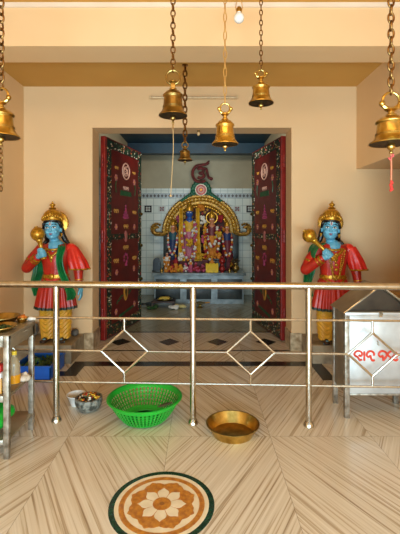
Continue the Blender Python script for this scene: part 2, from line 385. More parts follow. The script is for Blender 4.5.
# ---------------------------------------------------------------- doors
def omstroke(sc=1.0):
    P = lambda L: [(x * sc, y * sc) for x, y in L]
    return [P([(.05, .075), (.035, .06), (.0, .055), (-.035, .045), (-.055, .015), (-.055, -.02), (-.035, -.05), (0, -.058), (.03, -.05)]),
            P([(-.025, .025), (-.005, .035), (.015, .025), (.01, .005), (-.01, 0), (.012, -.005), (.02, -.022), (.0, -.035), (-.022, -.025)]),
            P([(.015, .03), (.035, .028), (.042, .005), (.05, -.025), (.068, -.04)])]
def door(name, label, loc, ang, sgn, W=1.08, H=2.445):
    # local x from hinge to free edge, decorated face at y = -sgn*T/2 side (towards the doorway's middle)
    t = thing(name, label, 'door', loc, ang); T = .05
    q = MB(); q.box(.0, W, -T / 2, T / 2, .012, H, .004); q.build('door_leaf', door_red, t, False)
    q = MB(); q.box(-.004, .045, -T / 2 - .004, T / 2 + .004, .012, H, .004); q.build('hinge_stile', door_edge, t, False)
    f = -sgn * T / 2; d = -sgn
    def flat(poly, m, nm, h=.004, lab=None):
        q = MB(); n = len(poly)
        vs = [(x, f, z) for x, z in poly] + [(x, f + d * h, z) for x, z in poly]
        q.add(vs, [tuple(range(n)), tuple(range(n, 2 * n))] + [(i, (i + 1) % n, n + (i + 1) % n, n + i) for i in range(n)])
        return q.build(nm, m, t, False, label=lab)
    def rect(x0, x1, z0, z1, m, nm, h=.004): return flat([(x0, z0), (x1, z0), (x1, z1), (x0, z1)], m, nm, h)
    b = .105
    q = MB(); ff = sorted((f, f + d * .005))
    for (x0, x1, z0, z1) in ((.05, .05 + b, .03, H - .02), (W - b, W - .006, .03, H - .02), (.05 + b, W - b, H - .02 - b, H - .02), (.05 + b, W - b, .03, .03 + b + .03)):
        q.box(x0, x1, ff[0], ff[1], z0, z1)
    q.build('flowered_border', door_border, t, False)
    rect(.16, W - .11, 1.205, 1.275, door_border, 'garland_band')
    cx = W * .53
    def strokes(Ls, c, r, m, nm, mir=1):
        q = MB()
        for Lp in Ls: q.tube([(c[0] + x * mir, f + d * .003, c[1] + z) for x, z in [(p.x, p.y) for p in cat([(a_, b_, 0) for a_, b_ in Lp], 4)]], r, 6)
        return q.build(nm, m, t)
    mir = sgn
    q = MB(); q.ring(.105, .009, 32, 6, (cx, f + d * .003, 2.10), Matrix.Rotation(R(90), 4, 'X')); q.build('emblem_ring', om_pink, t)
    strokes(omstroke(1.05), (cx - .005 * mir, 2.10), .0085, om_pink, 'emblem_sign', mir)
    def glyphs(c, n, m=ochre_m, hgt=.045, nm='lettering'):      # short row of round-headed letters
        q = MB(); rr = random.Random(int(c[0] * 1000 + c[1] * 77))
        w = hgt * .95
        for i in range(n):
            x0 = c[0] + (i - (n - 1) / 2) * w
            arch = [(-.4, -.1), (-.42, .2), (-.2, .48), (.15, .48), (.4, .2), (.38, -.1)]
            tail = rr.choice([[(.38, -.1), (.1, -.2), (.2, -.5)], [(-.4, -.1), (-.1, -.15), (0, -.5), (.3, -.4)], [(.38, -.1), (.0, -.05), (-.1, -.35), (.35, -.5)]])
            for Ls in (arch, tail): q.tube([(x0 + a_ * w * .85 * mir, f + d * .002, c[1] + z * hgt) for a_, z in Ls], .0042, 5)
        q.build(nm, m, t)
    def flower(c, r, m, nm='flower_motif', n=6):
        q = MB()
        for k in range(n):
            a = 2 * pi * k / n; q.ell((c[0] + cos(a) * r * .62, f + d * .001, c[1] + sin(a) * r * .62), (r * .33, .005, r * .33), 8, 5)
        q.cur = 1; q.ell((c[0], f + d * .002, c[1]), (r * .3, .006, r * .3), 8, 5); q.build(nm, [m, ochre_m], t)
    for sx in (-.27, .25): glyphs((cx + sx, 2.11), 3, hgt=.034)
    glyphs((cx, 1.875), 4, om_pink); flat([(cx - .17, 1.77), (cx + .17, 1.775), (cx + .16, 1.835), (cx - .16, 1.84)], leafgreen_m, 'green_banner')
    for sx in (-.28, .27):
        flower((cx + sx, 1.985), .05, pink_m, 'flower_spray'); q = MB()
        q.tube([(cx + sx, f + d * .002, 1.95), (cx + sx * 1.08, f + d * .002, 1.88), (cx + sx * 1.02, f + d * .002, 1.80)], .007, 5); q.build('flower_stem', leafgreen_m, t)
        glyphs((cx + sx, 1.565), 3, hgt=.045); flower((cx + sx, 1.365), .045, pink_m); glyphs((cx + sx, .935), 3, hgt=.05); flower((cx + sx * .95, .79), .045, pink_m)
        flower((cx + sx, .295), .045, pink_m)
    q = MB()
    for z, w in ((1.49, .10), (1.525, .085), (1.56, .05), (1.60, .028), (1.64, .014)): q.ell((cx, f, z), (w, .006, .022), 10, 5)
    q.build('seated_figure_motif', magenta_m, t)
    glyphs((cx, 1.37), 3, hgt=.05); glyphs((cx, 1.09), 3, hgt=.055)
    q = MB()
    for a in range(7): q.ell((cx + cos(a * .9) * .055, f, .95 + sin(a * .9) * .055 - (a == 5) * .03), (.022, .005, .022), 8, 5)
    q.tube([(cx, f + d * .002, .92), (cx + .02, f + d * .002, .85)], .01, 5); q.build('lotus_motif', magenta_m, t)
    q = MB(); q.ell((cx, f, 1.24), (.05, .008, .075), 14, 8); q.build('garland_medallion', pink_m, t)
    q = MB(); q.ell((cx, f, .50), (.07, .007, .115), 16, 8); q.cur = 1; q.ell((cx, f + d * .003, .50), (.038, .006, .07), 12, 6); q.build('oval_emblem', [ochre_m, brass_dark], t)
    for sx in (-1, 1):
        q = MB()
        for k in range(7): q.ell((cx + sx * (.10 + .025 * k), f, .47 + sx * .012 * k + .012 * (k % 2)), (.022, .005, .014), 8, 5)
        q.build('leaf_spray', leafgreen_m, t)
    flat([(cx - .2, .20), (cx + .24, .26), (cx + .24, .29), (cx - .2, .235)], leafgreen_m, 'lower_garland')
    for z in (.32, 1.25, 2.15):
        q = MB()
        for k in range(3): q.tube([(-.014, sgn * T * .35 * 0 - sgn * .0, z - .075 + k * .05 + .004), (-.014, 0, z - .075 + (k + 1) * .05 - .004)], .016, 10)
        q.build('hinge', door_edge, t)
    for z in (.62, 1.1, 1.55):
        q = MB(); q.lathe([(.006, 0), (.009, .012), (.022, .02), (.024, .03), (.012, .04), (0, .042)], 12, (W - .045, f, z), mtx=Matrix.Rotation(R(90) * (1 if d < 0 else -1), 4, 'X')); q.build('brass_knob', brass_dark, t)
    return t
aL = math.atan2(1.06, .28); aR = math.atan2(1.0, -.2)
door('door_1', 'dark red door leaf with painted motifs hinged on the jamb beside the statue with the upright mace', (-1.155, 4.70, 0), aL, 1)
door('door_2', 'dark red door leaf with painted motifs hinged on the jamb nearer the steel donation box', (.995, 4.70, 0), aR, -1)

# ---------------------------------------------------------------- railing
t = thing('steel_railing', 'polished steel railing with diamond grilles crossing the whole hall', 'railing', (0, 2.723, 0), -.04)
q = MB(); q.tube([(-1.95, 0, .955), (1.73, 0, .955)], .0245, 16); q.build('top_rail', steel, t)
posts = [-1.92, -1.006, -.048, .742, 1.596]
for x in posts:
    q = MB(); q.tube([(x, 0, .0), (x, 0, .94)], .0215, 16); p = q.build('post', steel, t)
    q = MB(); q.lathe([(.036, 0), (.036, .008), (.03, .022), (.0235, .034)], 20, (x, 0, 0)); q.build('post_flange', steel, p)
for a, b in zip(posts[:-1], posts[1:]):
    m = (a + b) / 2
    for z in (.722, .275):
        q = MB(); q.tube([(a, 0, z), (b, 0, z)], .0085, 8); q.build('bar', steel_bar, t)
    h = .163
    for (s0, s1) in ((a, m - h), (m + h, b)):
        q = MB(); q.tube([(s0, 0, .494), (s1, 0, .494)], .0085, 8); q.build('bar', steel_bar, t)
    q = MB(); Dm = [(m, 0, .641), (m + h, 0, .494), (m, 0, .345), (m - h, 0, .494)]
    for i in range(4): q.cap(Dm[i], Dm[(i + 1) % 4], .0085, n=8)
    q.tube([(m, 0, .641), (m, 0, .722)], .0085, 8); q.tube([(m, 0, .345), (m, 0, .275)], .0085, 8); q.build('diamond_grille', steel_bar, t)

# ---------------------------------------------------------------- donation box
t = thing('donation_box', 'steel donation box with gabled lid and orange-red lettering behind the railing', 'donation box', (1.028, 2.80, 0))
BW, BD, BH = .50, .27, .75
def part(nm, m, *bx, bev=.002, par=None, lab=None):
    q = MB(); q.box(*bx, bev); return q.build(nm, m, par or t, True, 30, label=lab)
for x in (0, BW - .034):
    for y in (0, BD - .034): part('leg', iron_grey, x, x + .034, y, y + .034, 0, BH)
part('front_panel', steel_sheet, .034, BW - .034, .004, .016, .168, BH - .003)
part('back_panel', steel_sheet, .034, BW - .034, BD - .016, BD - .004, .168, BH - .003)
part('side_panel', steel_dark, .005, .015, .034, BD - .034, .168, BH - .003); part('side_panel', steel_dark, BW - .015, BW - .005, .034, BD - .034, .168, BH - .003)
part('bottom_panel', steel_sheet, .01, BW - .01, .01, BD - .01, .166, .176)
part('bottom_lip', iron_grey, .034, BW - .034, -.002, .004, .162, .176)
part('top_lip', steel_sheet, 0, BW, -.004, .004, BH - .022, BH)
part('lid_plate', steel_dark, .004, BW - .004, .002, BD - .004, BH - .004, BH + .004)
RX = BW / 2; AP = .195
q = MB()
for sx in (1, -1):
    def fn(u, v, sx=sx): return (RX - sx * (RX + .012) * (1 - u), -.012 + (BD + .024) * v, BH + .0 + AP * u)
    q.grid(fn, 2, 2, .007 if sx > 0 else -.007)
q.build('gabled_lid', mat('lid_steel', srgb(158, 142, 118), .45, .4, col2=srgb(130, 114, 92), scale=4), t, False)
q = MB()
for sx in (1, -1): q.tube([(RX - sx * (RX + .014), -.013, BH), (RX, -.013, BH + AP + .002)], .004, 6)
q.build('lid_edge', steel_bar, t)
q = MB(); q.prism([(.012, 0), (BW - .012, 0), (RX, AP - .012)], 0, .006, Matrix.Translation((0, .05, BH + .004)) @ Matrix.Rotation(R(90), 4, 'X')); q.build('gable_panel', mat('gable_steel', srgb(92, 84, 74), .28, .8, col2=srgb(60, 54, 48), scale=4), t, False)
q = MB(); q.box(RX - .012, RX + .012, -.009, -.004, BH - .03, BH + .008); q.ring(.012, .003, 12, 6, (RX, -.012, BH - .008), Matrix.Rotation(R(90), 4, 'X')); q.build('hasp', steel, t)
# lettering, stroke by stroke; u,v are read off the front in eighths of a picture unit
def LP(px, py): return ((350 + px / 8 - 200) / 395 * 2.8 - 1.028, .0015, 1.35 - (342 + py / 8 - 228) / 395 * 2.8)
letters = [[[(58, 118), (42, 110), (36, 94), (50, 77), (72, 73), (92, 82), (97, 100), (86, 114), (70, 104)], [(58, 118), (70, 132), (80, 146), (96, 140)]],
           [[(115, 76), (116, 112), (115, 150)]],
           [[(150, 122), (136, 112), (138, 90), (156, 75), (178, 77), (193, 92), (192, 110)], [(150, 122), (164, 112), (170, 134), (182, 150), (198, 144)]],
           [[(250, 122), (234, 110), (232, 92), (250, 75), (272, 75), (290, 88), (294, 106), (284, 128), (266, 150)], [(250, 122), (264, 112), (266, 150)]],
           [[(322, 120), (306, 108), (308, 90), (326, 76), (348, 79), (358, 94), (350, 112), (334, 128), (316, 146)], [(338, 124), (352, 142), (370, 148), (384, 136)], [(366, 82), (376, 100), (372, 124)]]]
for L_ in letters:
    q = MB()
    for st in L_: q.tube([LP(p.x, p.y) for p in cat([(a, b, 0) for a, b in st], 5)], .0072, 8)
    q.build('letter', text_red, t)
q = MB(); q.tube([LP(p.x, p.y) for p in cat([(218, -8, 0), (226, 6, 0), (222, 18, 0), (234, 26, 0)], 4)], .004, 6); q.build('scuff_mark', steel_dark, t)

# ---------------------------------------------------------------- steel rack and what stands on it
t = thing('steel_rack', 'worn steel three-shelf rack standing in front of the railing', 'rack', (-1.115, 2.30, 0))
D_ = .375; Wd = .80
for x in (-.032, -Wd):
    for y in (0, .335): part('leg', iron_grey, x, x + .032, y, y + .03, 0, .72 if y == 0 else .70, bev=.003)
part('top_shelf', steel_dark, -Wd, 0, .004, D_, .70, .722); part('apron', steel_dark, -.008, 0, .03, D_, .635, .70); part('apron', iron_grey, -Wd, -.032, -.004, .006, .655, .722)
part('middle_shelf', steel_dark, -Wd, -.004, .006, .37, .355, .372); part('shelf_lip', iron_grey, -Wd, -.032, -.003, .006, .335, .372)
part('bottom_shelf', steel_dark, -Wd, -.004, .006, .37, .098, .114); part('shelf_lip', iron_grey, -Wd, -.032, -.003, .006, .085, .114)
def dish(name, label, c, r, h, m, cat_='dish', base=None, th=.004, n=40, group=None, lip=.006):
    base = base or r * .7; t = thing(name, label, cat_, c, 0, group)
    q = MB(); q.lathe([(0, 0), (base, 0), (r * .97, h - .006), (r + lip, h - .004), (r + lip, h), (r - th, h), (base - th * .6, th), (0, th)], n); q.build(name.split('_')[-1] + '_body', m, t, True, 50)
    return t
dish('brass_plate', 'brass plate of leaves and flowers at the front of the rack top', (-1.235, 2.42, .722), .10, .03, brass, 'plate')
q = MB()
for k in range(40):
    a = random.random() * 6.28; r = random.random() * .075; q.ell((-1.235 + cos(a) * r, 2.42 + sin(a) * r, .735 + random.random() * .016), (.016, .01, .007), 6, 4, Matrix.Rotation(random.random() * 6, 3, 'Z'))
tag(q.build('leaf_offering', leaf_m), 'heap of green leaves filling the brass plate on the rack top', 'leaves', kind='stuff')
dish('brass_tray', 'deep brass tray behind the leaf plate on the rack top', (-1.315, 2.62, .722), .11, .045, brass_dark, 'tray')
t = dish('small_bowl', 'small brass bowl of orange flowers near the rack corner', (-1.19, 2.64, .722), .035, .03, brass, 'bowl')
q = MB()
for k in range(14):
    a = random.random() * 6.28; r = random.random() * .026; q.ell((-1.19 + cos(a) * r, 2.64 + sin(a) * r, .752 + random.random() * .01), .009, 6, 4)
tag(q.build('orange_flowers', mat('marigold', srgb(214, 116, 24), .7)), 'orange flower heads heaped in the small bowl near the rack corner', 'flowers', kind='stuff')
q = MB(); q.ell((-1.15, 2.68, .735), (.028, .02, .014), 12, 8); q.ell((-1.135, 2.69, .733), (.02, .016, .011), 10, 6)
tag(q.fused('folded_cloth', white_m, voxel=.004), 'small crumpled white cloth at the back corner of the rack top', 'cloth')
# oil bottle
t = thing('oil_bottle', 'clear plastic oil bottle with yellow oil on the middle shelf of the rack', 'bottle', (-1.175, 2.50, .372))
oil_m = mat('yellow_oil', srgb(222, 150, 24), .2); pet_m = mat('clear_plastic', srgb(222, 205, 170), .15, trans=.55)
q = MB(); q.lathe([(0, 0), (.034, 0), (.037, .008), (.036, .06), (.034, .11), (.033, .12), (.018, .16), (.013, .165), (.013, .185)], 20); q.build('bottle_shell', pet_m, t)
q = MB(); q.lathe([(0, .003), (.038, .003), (.0385, .008), (.0375, .055), (0, .055)], 20); q.build('oil', oil_m, t)
q = MB(); q.lathe([(.015, .178), (.015, .2), (0, .2)], 16); q.build('bottle_cap', mat('yellow_cap', srgb(226, 190, 40), .4), t)
q = MB()
for p in ((-1.13, 2.53, .388), (-1.14, 2.56, .392), (-1.12, 2.55, .384)): q.ell(p, (.026, .03, .022), 12, 8)
q.ell((-1.128, 2.55, .408), (.014, .016, .016), 10, 6)
tag(q.fused('white_cloth', mat('white_cotton', srgb(222, 206, 186), .8), voxel=.005), 'crumpled white cloth beside the oil bottle on the middle shelf', 'cloth')
t = thing('packet', 'white packet with a red top on the middle shelf of the rack', 'packet', (-1.215, 2.36, .372))
q = MB(); q.box(-.04, .04, -.03, .03, 0, .12, .01); q.build('packet_body', white_m, t); q = MB(); q.box(-.038, .038, -.028, .028, .12, .165, .008); q.build('packet_top', mat('packet_red', srgb(196, 40, 32), .5), t)
q = MB(); q.box(.036, .046, -.034, -.02, 0, .09, .003); q.build('packet_edge', ochre_m, t)
q = MB()
for k in range(9): q.ell((-1.25 + random.uniform(-.05, .055), 2.42 + random.uniform(-.06, .06), .185 + random.uniform(-.012, .04)), (.055, .055, .045), 10, 6)
tag(q.fused('green_bag', green_plastic, voxel=.008), 'bulging green plastic bag on the bottom shelf of the rack', 'bag')

# ---------------------------------------------------------------- crate, bowls, colander, basin
t = thing('blue_crate', 'blue plastic crate of green leaves on the floor against the plinth', 'crate', (-1.495, 3.69, 0))
q = MB(); cw, cd, ch = .165, .185, .125
for bx in ((-cw, cw, -cd, -cd + .006, 0, ch), (-cw, cw, cd - .006, cd, 0, ch), (-cw, -cw + .006, -cd, cd, 0, ch), (cw - .006, cw, -cd, cd, 0, ch), (-cw, cw, -cd, cd, 0, .006)): q.box(*bx)
q.build('crate_body', blue_plastic, t, False)
q = MB()
for bx in ((-cw - .008, cw + .008, -cd - .008, -cd + .002, ch - .014, ch), (-cw - .008, cw + .008, cd - .002, cd + .008, ch - .014, ch), (-cw - .008, -cw + .002, -cd, cd, ch - .014, ch), (cw - .002, cw + .008, -cd, cd, ch - .014, ch)): q.box(*bx, .002)
q.build('crate_rim', blue_plastic, t, False)
q = MB(); rr = random.Random(3)
for k in range(130):
    x, y = rr.uniform(-.14, .14), rr.uniform(-.16, .16); z = .03 + rr.random() * .075 + .025 * (1 - abs(x) / .15)
    q.ell((-1.495 + x, 3.69 + y, z), (.03, .013, .003), 6, 4, (Matrix.Rotation(rr.uniform(0, 6), 3, 'Z') @ Matrix.Rotation(rr.uniform(-1, 1), 3, 'Y') @ Matrix.Rotation(rr.uniform(-.6, .6), 3, 'X')))
tag(q.build('crate_leaves', leaf_m), 'pile of green leaves filling the blue crate', 'leaves', kind='stuff')

t = thing('stone_bowl', 'grey speckled stone bowl holding flower offerings on the floor', 'bowl', (-.825, 2.93, 0))
q = MB(); q.lathe([(0, 0), (.045, 0), (.072, .012), (.092, .038), (.100, .07), (.0985, .098), (.086, .100), (.086, .07), (.07, .035), (0, .02)], 40); q.build('bowl_body', stone_bowl_m, t, True, 50)
q = MB(); rr = random.Random(5)
for k in range(70):
    a = rr.random() * 6.28; r = .078 * rr.random() ** .6
    q.ell((-.825 + cos(a) * r, 2.93 + sin(a) * r, .083 + .035 * (1 - r / .085) + rr.random() * .012), (.012, .009, .008), 7, 5, Matrix.Rotation(rr.random() * 6, 3, 'Z'))
tag(q.build('flower_offering', flower_o), 'heap of orange, yellow and red flower heads in the grey stone bowl', 'flowers', kind='stuff')
dish('white_bowl', 'small white bowl standing behind the grey stone bowl', (-.945, 3.02, 0), .072, .082, white_bowl_m, 'bowl', .04, .004, lip=.003)
q = MB(); rr = random.Random(6)
for k in range(16): q.ell((-.945 + rr.uniform(-.025, .03), 3.02 + rr.uniform(-.03, .03), .018 + rr.random() * .03), (.014, .01, .007), 6, 4)
tag(q.build('bowl_petals', mat('dried_petals', srgb(70, 56, 40), .8)), 'dark dried petals lying inside the small white bowl', 'petals', kind='stuff')

# green colander with real slots
t = thing('green_colander', 'bright green plastic colander basket on the floor at the foot of the railing', 'basket', (-.392, 2.80, 0))
def colander():
    q = MB(); n = 104
    prof = [(.125, .0), (.150, .006), (.163, .018), (.1685, .024), (.181, .040), (.187, .0455), (.198, .062), (.203, .0675), (.213, .084), (.218, .0895), (.227, .106), (.231, .1115), (.2385, .126), (.2425, .130), (.252, .156)]
    vs = []; fs = []
    for r, z in prof:
        for j in range(n): a = 2 * pi * j / n; vs.append((r * cos(a), r * sin(a), z))
    for i in range(len(prof) - 1):
        hole = i in (1, 3, 5, 7, 9, 11)
        for j in range(n):
            if hole and j % 2 == 0 and i > 1: continue
            fs.append((i * n + j, i * n + (j + 1) % n, (i + 1) * n + (j + 1) % n, (i + 1) * n + j))
    q.add(vs, fs)
    c = [(0, .001), (.04, 0), (.08, 0), (.125, 0)]
    q.lathe(c, 64)
    o = q.build('basket_body', green_plastic, t); md = o.modifiers.new('thickness', 'SOLIDIFY'); md.thickness = .0035
    q = MB(); q.lathe([(.248, .150), (.262, .151), (.2655, .156), (.262, .161), (.250, .160)], 72, closed=True); q.build('basket_rim', green_plastic, t, True, 60)
    q = MB(); q.ring(.125, .006, 48, 6, (0, 0, .004)); q.build('foot_ring', green_plastic, t)
colander()
q = MB(); 
q.ell((-.235, 2.655, .163), (.062, .017, .006), 12, 6, Matrix.Rotation(R(38), 3, 'Z') )
tag(q.build('dark_leaf', mat('dry_leaf', srgb(66, 62, 40), .6)), 'dark dry leaf lying across the rim of the green colander', 'leaf')

dish('brass_basin', 'wide shallow brass basin alone on the marble floor in front of the railing', (.215, 2.60, 0), .170, .070, brass, 'basin', .134, .004, 64)

# ---------------------------------------------------------------- hanging bells
def links(q, z0, z1, pitch, lw, wire, x=0, y=0):
    n = max(1, round((z1 - z0) / pitch)); p = (z1 - z0) / n
    for i in range(n):
        c = z0 + (i + .5) * p; hh = p / 2 + wire * .9; pts = []
        for k in range(12):
            a = 2 * pi * k / 12; w = lw / 2 * cos(a); h = hh * sin(a)
            pts.append((x + (w if i % 2 else w * .25), y + (0 if i % 2 else w), c + h) if True else None)
        q.tube(pts, wire, 6, closed=True)
BG = 'temple bells hanging in the hall'
def bell(name, label, px, lip_y, d, lip_w, body_h, m, top_z, chain_m, pitch, lw, wire, ring_r, neck_h, style=0):
    k = 395 / d; X = (px - 200) / k; zl = 1.35 + (228 - lip_y) / k
    t = thing(name, label, 'bell', (X, d, zl), 0, BG); r = lip_w / 2; h = body_h
    q = MB()
    q.lathe([(r * .93, .003), (r, 0), (r, .006), (r * .93, h * .08), (r * .80, h * .17), (r * .71, h * .30), (r * .66, h * .50), (r * .63, h * .72), (r * .63, h * .75), (r * .70, h * .79), (r * .71, h * .82), (r * .70, h * .85), (r * .60, h * .90), (r * .46, h * .99), (r * .22, h * 1.06), (0, h * 1.06)], 40)
    for zz, rr_ in ((.33, .70), (.38, .69)): q.ring(r * rr_, .0025, 36, 6, (0, 0, h * zz))
    q.build('bell_body', m, t, True, 50)
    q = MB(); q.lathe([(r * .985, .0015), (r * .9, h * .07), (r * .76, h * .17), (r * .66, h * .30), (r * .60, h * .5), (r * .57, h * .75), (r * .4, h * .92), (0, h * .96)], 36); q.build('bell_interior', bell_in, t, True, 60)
    q = MB(); zt = h * 1.04
    if style == 0:   # square post with collars
        q.box(-r * .17, r * .17, -r * .17, r * .17, zt, zt + neck_h, .003); q.lathe([(r * .27, 0), (r * .27, .008), (r * .2, .012)], 16, (0, 0, zt)); q.lathe([(r * .15, 0), (r * .26, .004), (r * .26, .010), (r * .12, .016)], 16, (0, 0, zt + neck_h))
    else:            # turned neck with side lugs
        q.lathe([(r * .26, 0), (r * .26, .006), (r * .15, .014), (r * .15, neck_h * .5), (r * .3, neck_h * .7), (r * .3, neck_h * .8), (r * .14, neck_h)], 16, (0, 0, zt))
        for s_ in (-1, 1):
            q.tube(cat([(0, 0, zt + neck_h * .75), (s_ * r * .3, 0, zt + neck_h * 1.0), (s_ * r * .42, 0, zt + neck_h * 1.35)], 4), r * .11, 8); q.ell((s_ * r * .44, -.003, zt + neck_h * 1.4), r * .15, 10, 6)
    q.build('bell_neck', m, t)
    zr = zt + neck_h + ring_r * .8
    q = MB(); q.ring(ring_r, max(.004, ring_r * .16), 24, 8, (0, 0, zr), Matrix.Rotation(R(90), 4, 'X') @ Matrix.Rotation(R(0), 4, 'Z')); q.build('hanging_ring', m, t)
    q = MB(); q.tube([(0, 0, h * .93), (0, 0, -.01)], .0045, 8); q.ell((0, 0, -.012), (r * .19, r * .19, r * .2), 14, 8); q.ell((0, 0, -.012 - r * .28), r * .09, 10, 6); q.build('clapper', m, t)
    q = MB(); links(q, zr + ring_r * .85, top_z - zl, pitch, lw, wire); q.build('chain', chain_m, t)
    q = MB(); q.lathe([(.03, 0), (.03, -.008), (.008, -.014)], 12, (0, 0, top_z - zl)); q.build('ceiling_hook', chain_m, t)
    return t, r
TOP = 3.08
tA, r_ = bell('temple_bell', 'brass bell with a long cream cord tied to its clapper', 173, 116, 2.4, .174, .150, brass_dark, TOP, chain_dark, .038, .026, .0045, .042, .045)
q = MB(); links(q, -.075, -.03, .02, .012, .002); q.build('cord_chain', brass, tA)
q = MB(); q.tube(cat([(0, 0, -.07), (.002, 0, -.2), (-.008, 0, -.38), (-.014, 0, -.48)], 6), .0023, 6); q.ell((-.014, 0, -.485), .007, 8, 6); q.build('pull_cord', cord_m, tA)
bell('temple_bell', 'smallest dark brass bell hanging deepest in front of the doorway', 185, 160.5, 3.79, .145, .10, brass_dark, 2.915, chain_dark, .058, .036, .0075, .03, .02)
bell('temple_bell', 'bright gold brass bell on a long-linked gold chain above the doorway', 225, 144.5, 2.45, .165, .145, brass_bright, TOP, chain_gold, .056, .018, .0034, .03, .05, 1)
bell('temple_bell', 'golden brass bell hanging highest of all, beside the white bulb', 261, 103.5, 2.7, .172, .135, brass, TOP, chain_dark, .034, .02, .0038, .024, .045, 1)
tE, r_ = bell('temple_bell', 'large brass bell with a chain hanging from its clapper above the steel rack', 1, 137, 2.2, .20, .150, brass, TOP, chain_dark, .042, .03, .0055, .04, .045, 1)
q = MB(); links(q, -.30, -.04, .026, .018, .0035); q.build('clapper_chain', chain_dark, tE)
tF, r_ = bell('temple_bell', 'large worn brass bell with a red thread hanging from its clapper', 391, 144, 2.0, .212, .135, brass, TOP, chain_dark, .04, .028, .0055, .042, .045, 1)
q = MB(); q.tube([(0, 0, -.045), (.002, 0, -.12), (.001, 0, -.2)], .004, 6); q.build('pull_thread', pink_thread, tF)
q = MB()
for k in range(9): q.ell((random.uniform(-.006, .006), random.uniform(-.006, .006), -.19 - k * .0055), .0075, 8, 5)
q.build('thread_tassel', red_thread, tF)
q = MB()
for k in range(5): q.ell((random.uniform(-.012, .012), random.uniform(-.008, .004), -.055 - .006 * k), .006, 7, 5)
q.build('thread_knot', mat('rose_thread', srgb(214, 96, 90), .7), tF)

# bulbs and the tube light
t = thing('light_bulb', 'white round bulb hanging on cords from the ceiling', 'light bulb', (.257, 2.6, 2.732))
q = MB(); q.ell((0, 0, 0), (.034, .034, .034), 20, 14); q.lathe([(.016, .028), (.013, .05), (0, .052)], 14); q.build('bulb_glass', bulb_m, t)
q = MB(); q.lathe([(.017, .038), (.018, .044), (.018, .06), (.012, .072), (0, .074)], 14); q.build('bulb_holder', brass, t)
q = MB()
for s_ in (-1, 1): q.tube(cat([(0, 0, .165), (s_ * .012, 0, .13), (s_ * .022, 0, .07), (s_ * .016, 0, .045)], 4), .003, 6)
q.tube([(0, 0, .16), (-.006, 0, .342)], .003, 6); q.build('bulb_cord', chain_gold, t)
t = thing('light_bulb', 'tiny cream bulb under the lintel of the doorway', 'light bulb', (-.017, 4.5, 2.425))
q = MB(); q.ell((0, 0, 0), (.018, .018, .024), 14, 10); q.build('bulb_glass', mat('cream_bulb', srgb(220, 190, 140), .3), t)
q = MB(); q.lathe([(.011, .018), (.015, .022), (.015, .035)], 12); q.build('bulb_holder', brass_dark, t)
t = thing('tube_light', 'slim unlit tube light fixed on the wall above the doorway', 'tube light', (-.07, WY, 2.785))
q = MB(); q.box(-.485, .485, -.03, 0, -.014, .014, .004); q.build('light_casing', tube_m, t)
q = MB(); q.tube([(-.46, -.042, -.004), (.46, -.042, -.004)], .012, 12); q.build('tube', mat('milky_tube', srgb(222, 194, 150), .3), t)
for s_ in (-1, 1):
    q = MB(); q.box(s_ * .475 - .012, s_ * .475 + .012, -.056, -.028, -.02, .014, .003); q.build('tube_holder', tube_m, t)

# ---------------------------------------------------------------- guardian statues
def loft(q, secs, n=48, pleat=None):
    # secs: (z, cx, cy, rx, ry, amp)
    vs = []; fs = []
    for (z, cx, cy, rx, ry, amp) in secs:
        for j in range(n):
            a = 2 * pi * j / n; k = 1 + (amp * (pleat(a) if pleat else 0))
            vs.append((cx + rx * cos(a) * k, cy + ry * sin(a) * k, z))
    for i in range(len(secs) - 1):
        for j in range(n): fs.append((i * n + j, i * n + (j + 1) % n, (i + 1) * n + (j + 1) % n, (i + 1) * n + j))
    fs.append(tuple(range(n))[::-1]); fs.append(tuple((len(secs) - 1) * n + j for j in range(n)))
    q.add(vs, fs)
def ribbon(q, pts, wid, thick=.012, nseg=6):
    P = cat(pts, nseg); n = len(P)
    Wv = cat([Vector(w) for w in wid], nseg)
    def fn(u, v):
        i = min(int(round(u * (n - 1))), n - 1); w = Wv[i]; s_ = v * 2 - 1
        return P[i] + w * s_ + Vector((0, -1, 0)) * .012 * cos(s_ * 7)
    q.grid(fn, n - 1, 10, thick)
